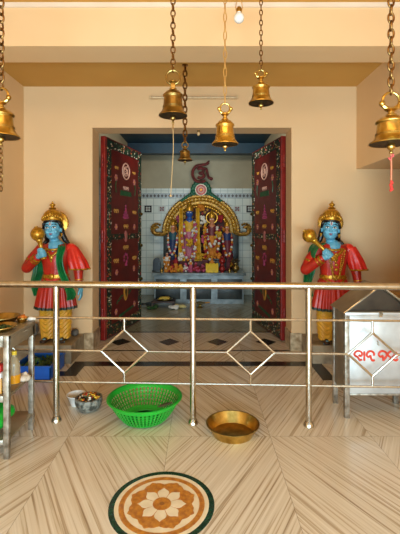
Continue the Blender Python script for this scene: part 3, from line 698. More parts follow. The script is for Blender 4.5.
def statue(name, label, loc, p):
    t = thing(name, label, 'statue', loc, p.get('rz', 0), 'guardian statues flanking the doorway'); V = Vector
    hx = p['hx']; yaw = p['yaw']; hc = V((hx, -.035, 1.15)); RY = Matrix.Rotation(yaw, 3, 'Z') @ Matrix.Rotation(p.get('tilt', 0), 3, 'Y')
    HS = 1.13
    H = lambda x, y, z: hc + RY @ V((x, y, z)) * HS
    # --- body (one surface): head, neck, trunk, arms, hands, legs, feet
    q = MB()
    q.ell(H(0, .008, .022), (.074 * HS, .082 * HS, .082 * HS), 20, 14, RY); q.ell(H(0, -.014, -.03), (.062 * HS, .062 * HS, .062 * HS), 18, 12, RY)
    q.ell(H(0, -.052, -.066), (.024, .022, .019), 12, 8, RY)                       # chin
    q.cap(H(0, -.076, .022), H(0, -.083, -.008), .0075, .0105); q.ell(H(0, -.077, -.011), (.0165, .010, .008), 10, 6, RY)   # nose
    for s_ in (-1, 1):
        q.ell(H(s_ * .036, -.058, -.02), (.024, .02, .022), 12, 8, RY); q.ell(H(s_ * .074, .0, .0), (.011, .02, .032), 10, 8, RY)   # cheek, ear
    q.ell(H(0, -.072, -.040), (.021, .012, .010), 10, 6, RY)                       # mouth
    q.ell(H(0, -.058, .052), (.05, .022, .026), 14, 8, RY)                         # brow
    q.chain_caps([(hx, -.02, 1.10), (hx * .6, -.005, 1.02), (0, 0, .97)], [.045, .047, .06])
    q.chain_caps([(0, 0, .95), (0, 0, .85), (0, 0, .70), (0, 0, .55)], [.10, .10, .095, .11])
    rs, re, rh = V((-.165, 0, .935)), V(p['elbow']), V(p['hand'])
    ls, le, lw, lh = V((.165, 0, .935)), V((.235, -.005, .735)), V((.25, -.035, .575)), V(p['lhand'])
    wr = re + (rh - re) * .80
    q.cap((-.05, 0, .93), rs, .055, .05); q.cap((.05, 0, .93), ls, .055, .05)
    q.chain_caps([rs, re, wr], [.05, .044, .03]); q.chain_caps([ls, le, lw], [.05, .042, .028])
    for s_ in (-1, 1):
        q.chain_caps([(s_ * .07, 0, .55), (s_ * .075, -.005, .3), (s_ * .075, 0, .06)], [.085, .055, .04]); q.chain_caps([(s_ * .075, .01, .035), (s_ * .088, -.09, .022)], [.03, .02])
        for k in range(5): q.cap((s_ * (.07 + .011 * k), -.09, .016), (s_ * (.072 + .0125 * k), -.122 + .004 * abs(k - 1), .012), .009, .0075)
    # gripping hand around the mace handle
    mh, me_ = V(p['mace'][0]), V(p['mace'][1]); ax = (mh - me_).normalized()
    n1 = (V((0, -1, 0)) - ax * ax.dot(V((0, -1, 0)))).normalized(); n2 = ax.cross(n1)
    hc2 = me_ + ax * ((rh - me_).dot(ax)); side = 1 if (re - hc2).dot(n2) > 0 else -1; hr = .021
    q.ell(hc2 + n2 * side * (hr + .012) + n1 * .004, (.022, .022, .036), 12, 8, ax.to_track_quat('Z', 'Y').to_matrix())
    q.cap(wr, hc2 + n2 * side * (hr + .012) - ax * .012, .027, .025)
    for k in range(4):
        o = hc2 + ax * ((k - 1.5) * .0195); fr = [.0105, .0112, .011, .0095][k]; ln = [3.5, 3.8, 3.7, 3.2][k]; pts = []
        for j in range(6):
            an = -.25 + ln * j / 5; pts.append(o + (n2 * side * cos(an) + n1 * sin(an)) * (hr + .008))
        q.chain_caps(pts, [fr] * 3 + [fr * .92, fr * .88, fr * .8])
    pts = [hc2 + n2 * side * (hr + .012) + ax * .03, hc2 + n2 * side * (hr + .004) + n1 * .018 + ax * .05, hc2 + n1 * (hr + .012) + ax * .052, hc2 + n1 * (hr + .006) - n2 * side * .016 + ax * .048]
    q.chain_caps(pts, [.015, .0125, .0115, .0095])
    # relaxed lowered hand
    dn = (lh - lw).normalized(); pc = lw + dn * .055; q.ell(pc, (.016, .03, .042), 12, 8); q.cap(lw, pc, .026, .022)
    for k in range(4):
        b0 = pc + V((.002, -.027 + .018 * k, -.032)); l1 = [.030, .034, .033, .026][k]; r_ = [.0092, .0098, .0096, .0085][k]
        q.chain_caps([b0, b0 + V((-.001, -.002, -l1)), b0 + V((-.010, -.003, -l1 * 1.7)), b0 + V((-.022, -.003, -l1 * 2.1))], [r_, r_, r_ * .92, r_ * .8])
    q.chain_caps([pc + V((-.004, -.024, .012)), pc + V((-.008, -.048, -.012)), pc + V((-.014, -.052, -.04))], [.013, .0115, .009])
    q.fused('body', blue_skin, t, .0048, 3)
    # --- face paint
    def fpt(x, z, dep): return H(x, dep, z)
    for s_ in (-1, 1):
        q = MB(); q.ell(fpt(s_ * .030, .018, -.0715), (.0185, .006, .0085), 14, 8, RY)
        q.cur = 1; q.ell(fpt(s_ * .030, .018, -.0762), (.0075, .003, .0078), 12, 6, RY)
        q.tube([fpt(s_ * x, z, dd) for x, z, dd in ((.012, .017, -.076), (.022, .0275, -.0765), (.034, .0285, -.074), (.049, .020, -.066))], .0028, 6)
        q.build('eye', [white_m, black_m], t)
        q = MB(); q.tube([fpt(s_ * x, z, dd) for x, z, dd in ((.010, .041, -.079), (.026, .049, -.078), (.042, .047, -.071), (.054, .038, -.061))], .0034, 6)
        q.build('eyebrow', black_m, t)
    q = MB(); q.ell(fpt(0, -.035, -.079), (.018, .005, .0045), 12, 6, RY); q.ell(fpt(0, -.044, -.079), (.015, .006, .0055), 12, 6, RY); q.build('lips', lip_m, t)
    q = MB(); q.tube([fpt(-.009, .078, -.066), fpt(-.007, .045, -.083), fpt(0, .035, -.085), fpt(.007, .045, -.083), fpt(.009, .078, -.066)], .003, 6); q.cur = 1; q.ell(fpt(0, .055, -.083), (.004, .003, .012), 8, 6, RY); q.build('forehead_mark', [white_m, red_cloth], t)
    # --- hair behind the face and side locks
    q = MB(); q.ell(H(0, .028, .028), (.088 * HS, .074 * HS, .085 * HS), 18, 12, RY); q.ell(H(0, -.018, .080), (.076 * HS, .058 * HS, .030 * HS), 16, 10, RY)
    for s_ in (-1, 1):
        q.cap(H(s_ * .07, -.03, .055), H(s_ * .079, -.015, .02), .016, .014)
        q.chain_caps([H(s_ * .066, .05, .0), H(s_ * .070, .055, -.05), V((hx * .7 + s_ * .095, .05, 1.04)), V((hx * .4 + s_ * .13, .035, 1.0))], [.03, .03, .028, .018])
    q.fused('hair', hair, t, .006, 2)
    for s_ in (-1, 1): q = MB(); q.ell(H(s_ * .078, -.012, -.045), .012, 10, 8); q.ell(H(s_ * .078, -.012, -.060), (.007, .007, .012), 8, 6); q.build('earring', gold, t)
    # --- crown
    q = MB(); RC = RY.to_4x4() @ Matrix.Rotation(R(-8), 4, 'X')
    q.lathe([(.092, 0), (.099, .004), (.100, .022), (.092, .026), (.097, .05), (.089, .082), (.070, .108), (.046, .124), (.030, .131), (.040, .138), (.034, .147), (.018, .154), (.016, .160), (.030, .171), (.030, .182), (.018, .192), (.008, .200), (.010, .205), (0, .220)], 40, H(0, .012, .072), mtx=RC)
    for k in range(11):
        a = -pi / 2 + (k - 5) * .26; q.ell(H(0, .012, .072) + RC.to_3x3() @ V((.101 * cos(a), .101 * sin(a), .022 + .034 * (1 - abs(k - 5) / 6))), (.013, .012, .02), 8, 6)
    q.ell(H(0, .012, .072) + RC.to_3x3() @ V((0, -.100, .062)), (.018, .012, .03), 10, 8)
    q.build('crown', gold, t, True, 60)
    q = MB(); q.lathe([(.0, 0), (.088, .0), (.108, .004), (.118, .009), (.120, .016), (.108, .020), (0, .018)], 40, H(p.get('halo', .01), .065, .062), mtx=RY.to_4x4() @ Matrix.Rotation(R(90), 4, 'X'))
    for k in range(26):
        a = -.35 + k / 25 * (pi + .7); q.ell(H(p.get('halo', .01) + .106 * cos(a), .048, .062 + .106 * sin(a)), .009, 8, 6)
    q.build('crown_halo', gold, t, True, 60)
    # --- robe
    pl = lambda a: cos(a * 22) + .35 * cos(a * 11 + 1)
    q = MB(); loft(q, [(1.012, hx * .4, .004, .062, .056, 0), (.995, hx * .3, 0, .115, .074, 0), (.968, 0, 0, .175, .086, 0), (.93, 0, 0, .178, .098, 0), (.86, 0, -.004, .152, .108, 0), (.78, 0, -.004, .132, .102, .004), (.70, 0, -.002, .124, .096, .006), (.67, 0, 0, .124, .096, .006),
                     (.64, 0, 0, .140, .108, .012), (.58, 0, 0, .160, .122, .03), (.50, 0, 0, .178, .136, .042), (.42, 0, 0, .194, .148, .05), (.355, 0, 0, .206, .156, .055)], 176, pl)
    q.build('robe', red_cloth, t, True, 70)
    q = MB(); loft(q, [(.362, 0, 0, .2075, .1575, .055), (.336, 0, 0, .211, .160, .055)], 176, pl); q.build('robe_hem', dark_hem, t, True, 70)
    q = MB(); q.lathe([(.124, -.02), (.134, -.018), (.136, 0), (.134, .018), (.124, .02)], 40, (0, 0, .672), 1, .79, closed=True); q.ell((-.01, -.108, .672), (.03, .014, .03), 14, 8)
    q.tube(cat([(-.12, -.05, .66), (-.06, -.112, .625), (0, -.125, .61), (.06, -.112, .63), (.12, -.05, .665)], 5), .008, 8); q.build('belt', gold, t, True, 60)
    # sleeves
    q = MB(); q.chain_caps([rs + V((.02, 0, .005)), rs + (re - rs) * .5 + V((-.006, 0, 0)), re, re + (rh - re) * .45, re + (rh - re) * .74], [.070, .062, .055, .048, .040]); q.fused('sleeve', red_cloth, t, .007, 3)
    q = MB(); q.chain_caps([ls + V((-.02, 0, .005)), le, lw + (le - lw) * .12], [.068, .052, .038]); q.fused('sleeve', red_cloth, t, .007, 3)
    def band(a, b, f, r, w):
        q = MB()
        a, b = V(a), V(b); dr = (b - a).normalized(); c = a + (b - a) * f; mt = dr.to_track_quat('Z', 'Y').to_matrix().to_4x4()
        q.lathe([(r - .006, -w), (r + .004, -w * .8), (r + .006, 0), (r + .004, w * .8), (r - .006, w)], 20, c, closed=True, mtx=mt); q.build('armlet', gold, t, True, 60)
    band(re, rh, .70, .043, .013); band(re, rh, .58, .046, .006); band(rs, re, .62, .061, .012); band(lw, le, .15, .041, .013); band(lw, le, .34, .044, .006); band(ls, le, .7, .058, .01)
    # necklace and chest ornament
    q = MB(); neck = [V((hx * .3 + .1 * cos(a), -.012 - .09 * max(0, -sin(a)) + .05 * max(0, sin(a)), .985 - .04 * max(0, -sin(a)))) for a in [2 * pi * k / 28 for k in range(28)]]
    q.tube(neck, .0125, 8, closed=True)
    q.tube(cat([(-.09, -.068, .955), (-.05, -.098, .915), (-.008, -.112, .878), (.04, -.100, .915), (.085, -.07, .955)], 6), .0125, 8); q.ell((-.008, -.115, .868), (.022, .012, .028), 12, 8); q.ell((-.008, -.113, .835), (.012, .009, .018), 10, 6)
    q.build('necklace', gold, t, True, 60)
    if p.get('long_garland'):
        q = MB()
        for off in (0, .022):
            for s_ in (-1, 1):
                P = cat([(s_ * (.10 - off), -.075, .94), (s_ * (.072 - off), -.112, .85), (s_ * (.050 - off * .6), -.112, .76), (s_ * .028, -.112, .69), (0, -.125, .655)], 9)
                for v in P[::2]: q.ell(v, .0095, 8, 6)
        for z in (.90, .85, .80, .75): q.ell((.0, -.112, z), (.018, .008, .016), 10, 6)
        q.build('long_garland', gold, t)
    # shawls
    q = MB(); n_ = 26
    def cape(u, v):   # bell of cloth over the left upper arm
        a = -2.5 + 3.9 * v; c = ls.lerp(V((.232, 0, .745)), u); r = .066 + .034 * min(1, u * 1.6) ** .8
        rip = .010 * u * cos(a * 9)
        return c + V((cos(a) * (r + rip) * (.95 + .15 * u) + .006, sin(a) * (r + rip), .045 * (1 - u) * cos(a + .9)))
    q.grid(cape, 10, 40, .009); q.ell(ls + V((-.01, 0, .012)), (.066, .068, .062), 18, 12); q.build('red_shawl', red_bright, t, True, 60)
    q = MB(); q.tube([cape(1, k / 30) + V((0, 0, -.001)) for k in range(31)], .0085, 6); q.build('shawl_border', gold, t)
    q = MB()
    for pts, wid in p['green']: ribbon(q, pts, wid)
    q.build('green_shawl', green_cloth, t, True, 60)
    # --- dhoti
    for s_ in (-1, 1):
        q = MB(); n = 56; vs = []; fs = []; rows = 44
        for i in range(rows + 1):
            z = .40 - (.40 - .028) * i / rows; f = i / rows; rx = .086 - .018 * f + .008 * sin(f * pi); ry = .082 - .012 * f + .010 * sin(f * pi)
            for j in range(n):
                a = 2 * pi * j / n; fr = max(0, -sin(a)); zz = z - .085 * abs(cos(a)) ** 1.4
                k = .0085 * sin(zz * 140) * (.35 + .65 * fr)
                vs.append((s_ * .078 + (rx + k) * cos(a), (ry + k * 1.2) * sin(a), z))
        for i in range(rows):
            for j in range(n): fs.append((i * n + j, i * n + (j + 1) % n, (i + 1) * n + (j + 1) % n, (i + 1) * n + j))
        fs.append(tuple(range(n))); fs.append(tuple(rows * n + j for j in range(n))[::-1]); q.add(vs, fs); q.build('dhoti_leg', yellow_cloth, t, True, 80)
    for s_ in (-1, 1):
        q = MB(); q.chain_caps([(s_ * .076, .03, .02), (s_ * .088, -.075, .024)], [.03, .026]); q.ell((s_ * .092, -.105, .016), (.036, .035, .016), 12, 8); o = q.fused('sandal', sandal_m, t, .006, 2)
        for v in o.data.vertices: v.co.z = max(v.co.z, .0)
    # --- mace
    q = MB(); r0 = .070
    mt = ax.to_track_quat('Z', 'Y').to_matrix().to_4x4(); Lh = (mh - me_).length
    q.lathe([(0, -.012), (.02, -.012), (.026, -.004), (.026, .004), (.018, .012), (.019, .03), (.019, Lh * .45), (.024, Lh - .085), (.034, Lh - .072), (.034, Lh - .06), (.045, Lh - .055), (.063, Lh - .032), (.071, Lh), (.065, Lh + .028), (.048, Lh + .052), (.026, Lh + .066), (.02, Lh + .068), (.02, Lh + .076), (0, Lh + .08)], 32, me_, mtx=mt)
    q.build('mace', gold, t, True, 60)
    return t
statue('guardian_statue', 'blue-skinned guardian statue holding its golden mace upright, standing behind the blue crate', (-1.50, 4.115, .183),
       dict(hx=-.02, yaw=R(5), tilt=R(-3), elbow=(-.29, -.03, .755), hand=(-.095, -.165, .905), lhand=(.282, -.05, .52), mace=((-.122, -.165, 1.107), (-.06, -.165, .865)), halo=.022,
            green=[([(.055, .0, 1.012), (.095, -.095, .965), (.085, -.135, .86), (.105, -.140, .74), (.15, -.13, .62), (.20, -.11, .50), (.19, -.13, .44)], [(.028, .01, 0), (.032, .02, 0), (.03, .01, 0), (.03, .012, 0), (.032, .02, 0), (.036, .03, 0), (.02, .03, 0)]),
                   ([(-.14, .06, .97), (-.20, .085, .85), (-.215, .08, .70), (-.235, .05, .58), (-.205, .02, .46)], [(.05, .0, 0), (.06, .0, 0), (.06, 0, 0), (.045, .01, 0), (.025, .01, 0)])]))
statue('guardian_statue', 'blue-skinned guardian statue resting its mace aslant the shoulder, behind the steel donation box', (1.36, 4.05, .183),
       dict(hx=-.035, yaw=R(-14), tilt=R(4), elbow=(-.285, -.03, .745), hand=(-.108, -.175, .90), lhand=(.205, -.05, .53), mace=((-.27, -.115, 1.09), (-.045, -.175, .86)), halo=.0, long_garland=1,
            green=[([(-.10, .03, 1.012), (-.185, -.02, .995), (-.232, -.05, .93), (-.24, -.04, .87)], [(.02, -.05, 0), (.02, -.078, 0), (.012, -.085, 0), (.01, -.075, 0)]),
                   ([(-.16, .06, .96), (-.19, .075, .85), (-.22, .07, .70), (-.245, .05, .58), (-.215, .02, .46)], [(.04, .0, 0), (.055, .0, 0), (.055, 0, 0), (.04, .01, 0), (.022, .01, 0)])]))
for (x, y, r, hh, lab) in ((-1.355, 4.285, .042, .075, 'small grey rough stone on the plinth beside the statue foot near the doorway'), (-1.80, 4.27, .055, .14, 'taller dark grey stone on the plinth near the side wall')):
    q = MB(); rr = random.Random(int(hh * 1000))
    q.ell((0, 0, hh * .5), (r, r, hh * .52), 14, 10)
    for k in range(6): q.ell((rr.uniform(-.6, .6) * r, rr.uniform(-.6, .6) * r, rr.uniform(.25, .75) * hh), (r * .5, r * .5, hh * .28), 10, 6)
    o = q.fused('grey_stone', mat('rough_grey_stone', srgb(120, 112, 102), .8, col2=srgb(80, 72, 64), scale=20), voxel=.008, loc=(x, y, .183)); tag(o, lab, 'stone', 'rough stones on the plinth')
    mz = min(v.co.z for v in o.data.vertices); o.location.z = .183 - mz

# ---------------------------------------------------------------- the shrine inside
t = thing('marble_altar', 'grey marble altar platform carrying the idols at the back of the shrine', 'altar', (-.02, 7.5, 0))
q = MB(); q.box(-.80, .80, -.46, .48, 0, .506); q.build('altar_body', altar_m, t, False)
q = MB(); q.box(-.84, .84, -.50, .486, .506, .55, .006); q.build('altar_slab', altar_m, t)
q = MB()
for x in (-.55, 0, .55): q.box(x - .22, x + .22, -.468, -.46, .08, .44, .004)
q.build('altar_panel', slate_m, t)
AZ = .55
t = thing('gold_arch', 'ornate gilded arch framing the idols on the altar', 'arch', (.02, 7.72, AZ))
AC = 1.25 - AZ
q = MB()
def archband(r0, r1, y0, y1, a0=0, a1=pi, n=60):
    vs = []; fs = []
    for i in range(n + 1):
        a = a0 + (a1 - a0) * i / n
        for (r, y) in ((r0, y0), (r1, y0), (r1, y1), (r0, y1)): vs.append((r * cos(a), y, AC + r * sin(a)))
    for i in range(n):
        for j in range(4): fs.append((i * 4 + j, i * 4 + (j + 1) % 4, i * 4 + 4 + (j + 1) % 4, i * 4 + 4 + j))
    fs.append((0, 1, 2, 3)); fs.append((n * 4 + 3, n * 4 + 2, n * 4 + 1, n * 4)); q.add(vs, fs)
archband(.56, .74, 0, .06)
q.build('arch_band', gold_arch_m, t, True, 40)
q = MB()
for rr_ in (.565, .635, .70): q.tube([(rr_ * cos(pi * k / 48), -.008, AC + rr_ * sin(pi * k / 48)) for k in range(49)], .014, 8)
q.build('arch_moulding', gold, t)
for k in range(31): q = MB(); a = pi * k / 30; q.ell((.665 * cos(a), -.008, AC + .665 * sin(a)), (.022, .015, .022), 10, 6); q.build('arch_boss', gold, t)
q = MB()
for k in range(37): a = pi * k / 36; q.ell((.53 * cos(a), .03, AC + .53 * sin(a)), (.03, .018, .03), 8, 6)
q.build('inner_scallops', gold, t)
q = MB()
for k in range(45): a = pi * k / 44; q.ell((.745 * cos(a), .02, AC + .745 * sin(a)), (.03, .02, .03), 10, 6)
q.build('arch_scallops', gold_arch_m, t)
q = MB(); archband(.0, .57, .05, .065); q.box(-.56, .56, .05, .065, 0.0, AC); q.build('arch_back', dots_mat('figured_red_backcloth', srgb(70, 22, 16), [srgb(176, 130, 40), srgb(30, 34, 30), srgb(150, 40, 30), srgb(60, 80, 50), srgb(200, 160, 70)], 16, .42, .7), t, False)
for s_ in (-1, 1):
    q = MB(); q.box(s_ * .65 - .085, s_ * .65 + .085, -.02, .08, 0, AC - .02, .01); q.lathe([(.09, 0), (.10, .02), (.085, .05)], 20, (s_ * .65, .03, 0)); q.build('arch_pillar', slate_m, t)
    q = MB(); sp = [(s_ * (.735 + .02 * k), -.01, AC + .03 - .035 * sin(k * .5)) for k in range(4)]
    c = V0 = (s_ * .865, AC + .075)
    spir = [(c[0] - s_ * (.105 - .011 * k) * cos(.55 * k + 1.1), -.01, c[1] - (.105 - .011 * k) * sin(.55 * k + 1.1)) for k in range(9)]
    q.tube(cat([(s_ * .66, 0, AC + .02), (s_ * .74, -.01, AC - .02)] + spir, 4), [.04] * 5 + [.034] * 36, 8) if False else q.tube(cat([(s_ * .66, 0, AC + .02), (s_ * .74, -.01, AC - .02)] + spir, 4), .042, 8)
    for k in range(9): a = -1.2 + k * .42; q.ell((c[0] + s_ * .105 * cos(a), -.005, c[1] + .105 * sin(a)), .026, 8, 6)
    q.build('arch_scroll', gold_arch_m, t)
q = MB()
for k in range(13):
    a = -.5 + k / 12 * (pi + 1.0); q.ell((.16 * cos(a), .02, AC + .84 + .16 * sin(a)), (.048, .02, .048), 10, 6)
for s_ in (-1, 1):
    for k in range(7): q.ell((s_ * (.14 + .04 * k), .01, AC + .80 - .028 * k), (.042, .02, .045 - .003 * k), 10, 6)
q.ell((0, .02, AC + .84), (.16, .02, .16), 20, 10); q.build('leaf_crest', mat('jade_green_crest', srgb(28, 110, 72), .5, col2=srgb(14, 64, 44), scale=22), t)
for (r_, m_, y_) in ((.115, M['cream_marble'], -.004), (.10, red_cloth, -.010), (.065, om_pink, -.016), (.045, red_cloth, -.022), (.022, gold, -.03)):
    q = MB(); q.lathe([(0, 0), (r_, 0), (r_, .012), (0, .012)], 28, (0, y_, AC + .845), mtx=Matrix.Rotation(R(90), 4, 'X')); q.build('crest_disc', m_, t)
q = MB()
for Ls in omstroke(2.9): q.tube([(p_.x, .0, AC + 1.17 + p_.y) for p_ in cat([(a, b, 0) for a, b in Ls], 6)], .030 if len(Ls) > 8 and Ls is not None else .026, 8)
q.ell((.20, 0, AC + 1.06), .034, 10, 8); q.ell((.15, 0, AC + 1.40), .02, 8, 6); q.build('om_sign', mat('maroon_om', srgb(122, 38, 32), .5, col2=srgb(70, 24, 20), scale=20), t)

def idol(label, x, y, h, skin, robe, sash, crown_m, group=None, name='standing_idol', z=0, halo=0):
    t = thing(name, label, 'idol', (x, y, AZ + z), 0, group); k = h / .8; V = Vector
    q = MB(); q.ell((0, -.01 * k, .66 * k), (.05 * k, .052 * k, .062 * k), 14, 10); q.cap((0, 0, .60 * k), (0, 0, .56 * k), .026 * k, .03 * k)
    q.ell((0, -.06 * k, .655 * k), (.008 * k, .012 * k, .014 * k), 8, 6)
    q.chain_caps([(0, 0, .54 * k), (0, 0, .44 * k), (0, 0, .36 * k)], [.065 * k, .06 * k, .065 * k])
    for s_ in (-1, 1):
        q.chain_caps([(s_ * .07 * k, 0, .535 * k), (s_ * .105 * k, -.01, .43 * k), (s_ * .09 * k, -.075 * k, .46 * k)], [.028 * k, .024 * k, .018 * k])
        q.ell((s_ * .085 * k, -.09 * k, .475 * k), (.018 * k, .014 * k, .024 * k), 8, 6); q.chain_caps([(s_ * .04 * k, 0, .36 * k), (s_ * .045 * k, 0, .03 * k)], [.05 * k, .035 * k])
    q.fused('idol_body', skin, t, .011 * k, 2)
    q = MB(); pl = lambda a: cos(a * 14)
    loft(q, [(.40 * k, 0, 0, .085 * k, .07 * k, 0), (.30 * k, 0, 0, .098 * k, .085 * k, .03), (.15 * k, 0, 0, .106 * k, .092 * k, .05), (.0, 0, 0, .112 * k, .1 * k, .06)], 84, pl); q.build('idol_skirt', robe, t, True, 70)
    q = MB(); loft(q, [(.57 * k, 0, 0, .05 * k, .05 * k, 0), (.54 * k, 0, 0, .095 * k, .062 * k, 0), (.44 * k, 0, 0, .08 * k, .068 * k, 0), (.39 * k, 0, 0, .086 * k, .07 * k, 0)], 32); q.build('idol_bodice', sash, t)
    q = MB(); q.lathe([(r_ * k, z_ * k) for r_, z_ in ((.052, 0), (.058, .012), (.054, .05), (.042, .085), (.022, .11), (.024, .12), (.01, .135), (0, .15))], 20, (0, 0, .69 * k)); q.build('idol_crown', crown_m, t)
    if halo: q = MB(); q.ring(.105, .014, 28, 6, (0, .04, .70 * k), Matrix.Rotation(R(90), 4, 'X')); q.build('idol_halo', gold, t)
    q = MB()
    for s_ in (-1, 1): q.ell((s_ * .018 * k, -.058 * k, .672 * k), (.011 * k, .004, .006 * k), 8, 5)
    q.build('idol_eyes', white_m, t)
    return t
def garland(label, x, y, ztop, w, drop, cols, r=.02, step=.03, grp=None):
    q = MB(); P = cat([(x - w, y + .05, ztop), (x - w * .95, y - .03, ztop - drop * .35), (x - w * .6, y - .065, ztop - drop * .75), (x, y - .08, ztop - drop), (x + w * .6, y - .065, ztop - drop * .75), (x + w * .95, y - .03, ztop - drop * .35), (x + w, y + .05, ztop)], 10)
    acc = 0; i = 0
    for a, b in zip(P[:-1], P[1:]):
        acc += (b - a).length
        if acc > step: acc = 0; q.cur = i % len(cols); q.ell(b, r, 8, 6); i += 1
    return tag(q.build('flower_garland', cols), label, 'garland', grp)
rose = mat('rose_pink_flower', srgb(190, 80, 110), .7); mari = mat('marigold_flower', srgb(216, 130, 30), .7); wht = mat('white_flower', srgb(226, 218, 204), .7); redf = mat('red_flower', srgb(160, 26, 30), .7); yel = mat('yellow_silk', srgb(220, 172, 40), .5, col2=srgb(186, 136, 26), scale=14)
navy = mat('navy_silk', srgb(26, 44, 92), .5); teal = mat('teal_silk', srgb(24, 80, 92), .5); skin_b = mat('idol_blue_skin', srgb(40, 84, 160), .4); skin_f = mat('idol_fair_skin', srgb(206, 130, 90), .4); maroon = mat('maroon_silk', srgb(110, 24, 34), .5)
pinkc = mat('pink_silk', srgb(196, 110, 130), .5)
t = thing('idol_pedestal', 'low red-draped pedestal under the standing idols on the altar', 'pedestal', (.0, 7.52, AZ)); q = MB(); q.box(-.56, .56, -.13, .14, 0, .17, .006); q.build('pedestal_body', maroon, t); q = MB(); q.box(-.57, .57, -.15, .15, .17, .2, .006); q.build('pedestal_top', maroon, t)
G1 = 'standing idols under the arch'; PZ = .2
idol('tallest idol, blue-faced and crowned, in a rose robe under the arch', -.20, 7.53, 1.06, skin_b, pinkc, yel, gold, G1, z=PZ)
idol('fair-faced crowned idol with a round halo and white and red garlands under the arch', .225, 7.53, .91, skin_f, mari, maroon, gold, G1, z=PZ, halo=1)
idol('shorter idol in dark blue beside the tall blue-faced idol under the arch', -.515, 7.53, .75, skin_f, navy, teal, gold, G1, z=PZ)
idol('dark-robed idol beside the fair-faced idol under the arch', .515, 7.53, .73, skin_f, maroon, navy, gold, G1, z=PZ)
G2 = 'flower garlands on the idols'
garland('white and red flower garland round the neck of the fair-faced idol', .225, 7.42, AZ - .07 + .88, .10, .36, [wht, wht, redf], .03, .044, G2)
garland('long white, orange and red garland hanging lowest on the fair-faced idol', .225, 7.36, AZ - .07 + .84, .14, .60, [wht, mari, wht, redf], .028, .044, G2)
garland('rose and white flower garland round the neck of the tall blue-faced idol', -.205, 7.42, AZ - .07 + .97, .10, .34, [rose, wht, rose], .028, .042, G2)
garland('marigold, rose and white garland hanging lowest on the tall blue-faced idol', -.205, 7.36, AZ - .07 + .93, .145, .66, [mari, rose, wht], .028, .044, G2)
garland('white and orange garland on the shorter idol in dark blue', -.515, 7.40, AZ - .07 + .72, .085, .34, [wht, mari, wht, rose], .024, .036, G2)
garland('marigold and white garland on the dark-robed idol', .515, 7.40, AZ - .07 + .70, .085, .36, [mari, wht, redf], .024, .036, G2)
for i, (x, lab) in enumerate(((-.355, 'tall yellow cloth streamer between the tall blue-faced idol and the shorter one in dark blue'), (-.045, 'tall yellow cloth streamer between the tall blue-faced idol and the fair-faced one'))):
    q = MB(); ribbon(q, [(x, 7.40, AZ - .07 + 1.24), (x + .004, 7.37, AZ - .07 + 1.0), (x, 7.33, AZ - .07 + .75), (x + .008, 7.30, AZ - .07 + .5), (x + .012, 7.28, AZ - .07 + .26)], [(.032, .01, 0), (.036, .0, 0), (.040, .01, 0), (.05, .0, 0), (.07, .01, 0)], .012)
    tag(q.build('yellow_streamer', yel), lab, 'cloth streamer', 'yellow cloth streamers under the arch')
for i, (x, z, m_, lab) in enumerate(((-.50, .86, mari, 'orange flower tuft pinned low inside the arch beside the shorter blue-robed idol'), (-.40, 1.06, rose, 'rose flower tuft pinned high inside the arch over the yellow streamer'), (.02, 1.28, mari, 'orange flower tuft pinned at the crown of the arch'), (.40, 1.05, redf, 'red flower tuft pinned inside the arch beyond the fair-faced idol'), (.50, .86, mari, 'orange flower tuft pinned low inside the arch beside the dark-robed idol'),
        (-.20, .60, yel, 'yellow flower tuft low on the front of the tall blue-faced idol'), (.34, .34, mari, 'marigold tuft at the pedestal edge below the fair-faced idol'), (-.34, .34, wht, 'white flower tuft at the pedestal edge below the yellow streamer'), (.0, .36, yel, 'yellow flower tuft at the middle of the pedestal edge'), (-.10, .80, wht, 'white flower tuft at the side of the tall blue-faced idol'), (.33, .74, yel, 'yellow flower tuft at the side of the fair-faced idol'),
        (.07, 1.02, wht, 'white flower tuft between the two tall idols under the arch'), (.09, .66, rose, 'rose flower tuft low between the two tall idols'))):
    q = MB(); rr = random.Random(i); yb = 7.735 if i < 5 else (7.34 if z > .5 else 7.28)
    for k in range(12): q.ell((x + rr.uniform(-.05, .05), yb - rr.random() * .03, AZ - .07 + z + rr.uniform(-.06, .06)), .028, 8, 6)
    tag(q.build('flower_tuft', m_), lab, 'flowers', 'flower tufts inside the arch')
for x, lab in ((-.585, 'long string of small flowers hanging down the arch side beside the shorter blue-robed idol'), (.60, 'long string of small flowers hanging down the arch side beside the dark-robed idol'), (-.09, 'long string of white and rose flowers hanging at the side of the tall blue-faced idol'), (.09, 'long string of yellow and red flowers hanging beside the fair-faced idol')):
    q = MB(); c3 = [wht, rose, mari] if x == -.09 else [yel, redf, mari]; rr = random.Random(int(x * 1000) + 900)
    for k in range(24):
        q.cur = rr.randrange(3); q.ell((x + rr.uniform(-.022, .022), (7.60 if abs(x) > .5 else 7.27) - rr.random() * .03, AZ + (.25 if abs(x) < .5 else .05) + .027 * k), .025, 8, 6)
    tag(q.build('flower_string', c3), lab, 'flower string', 'flower strings hanging by the idols')
# row of small things along the altar's front edge
idol('small idol in cream and orange with dark hair at the altar edge', -.60, 7.20, .40, skin_f, mari, wht, black_m, group='small idols along the altar edge', name='small_idol')
idol('small red-faced idol in orange beside the cream one on the altar', -.44, 7.15, .32, redf, mari, redf, gold, group='small idols along the altar edge', name='small_idol')
idol('small orange idol seated on the yellow cloth in front of the altar', .215, 7.14, .30, mari, redf, mari, gold, group='small idols along the altar edge', name='small_idol')
idol('small white-faced idol in pink amid the flowers on the altar', -.17, 7.18, .27, wht, rose, mari, gold, group='small idols along the altar edge', name='small_idol')
garland('short orange garland on the small cream idol', -.60, 7.12, AZ + .28, .05, .2, [mari, mari, wht], .016, .024)
q = MB(); rr = random.Random(11)
q.grid(lambda u, v: (.105 + .22 * u, 7.10 - .055 * sin(v * pi / 2) , AZ + .155 * (1 - v) ** .9 + .004 + .006 * sin(u * 22)), 20, 8, .01)
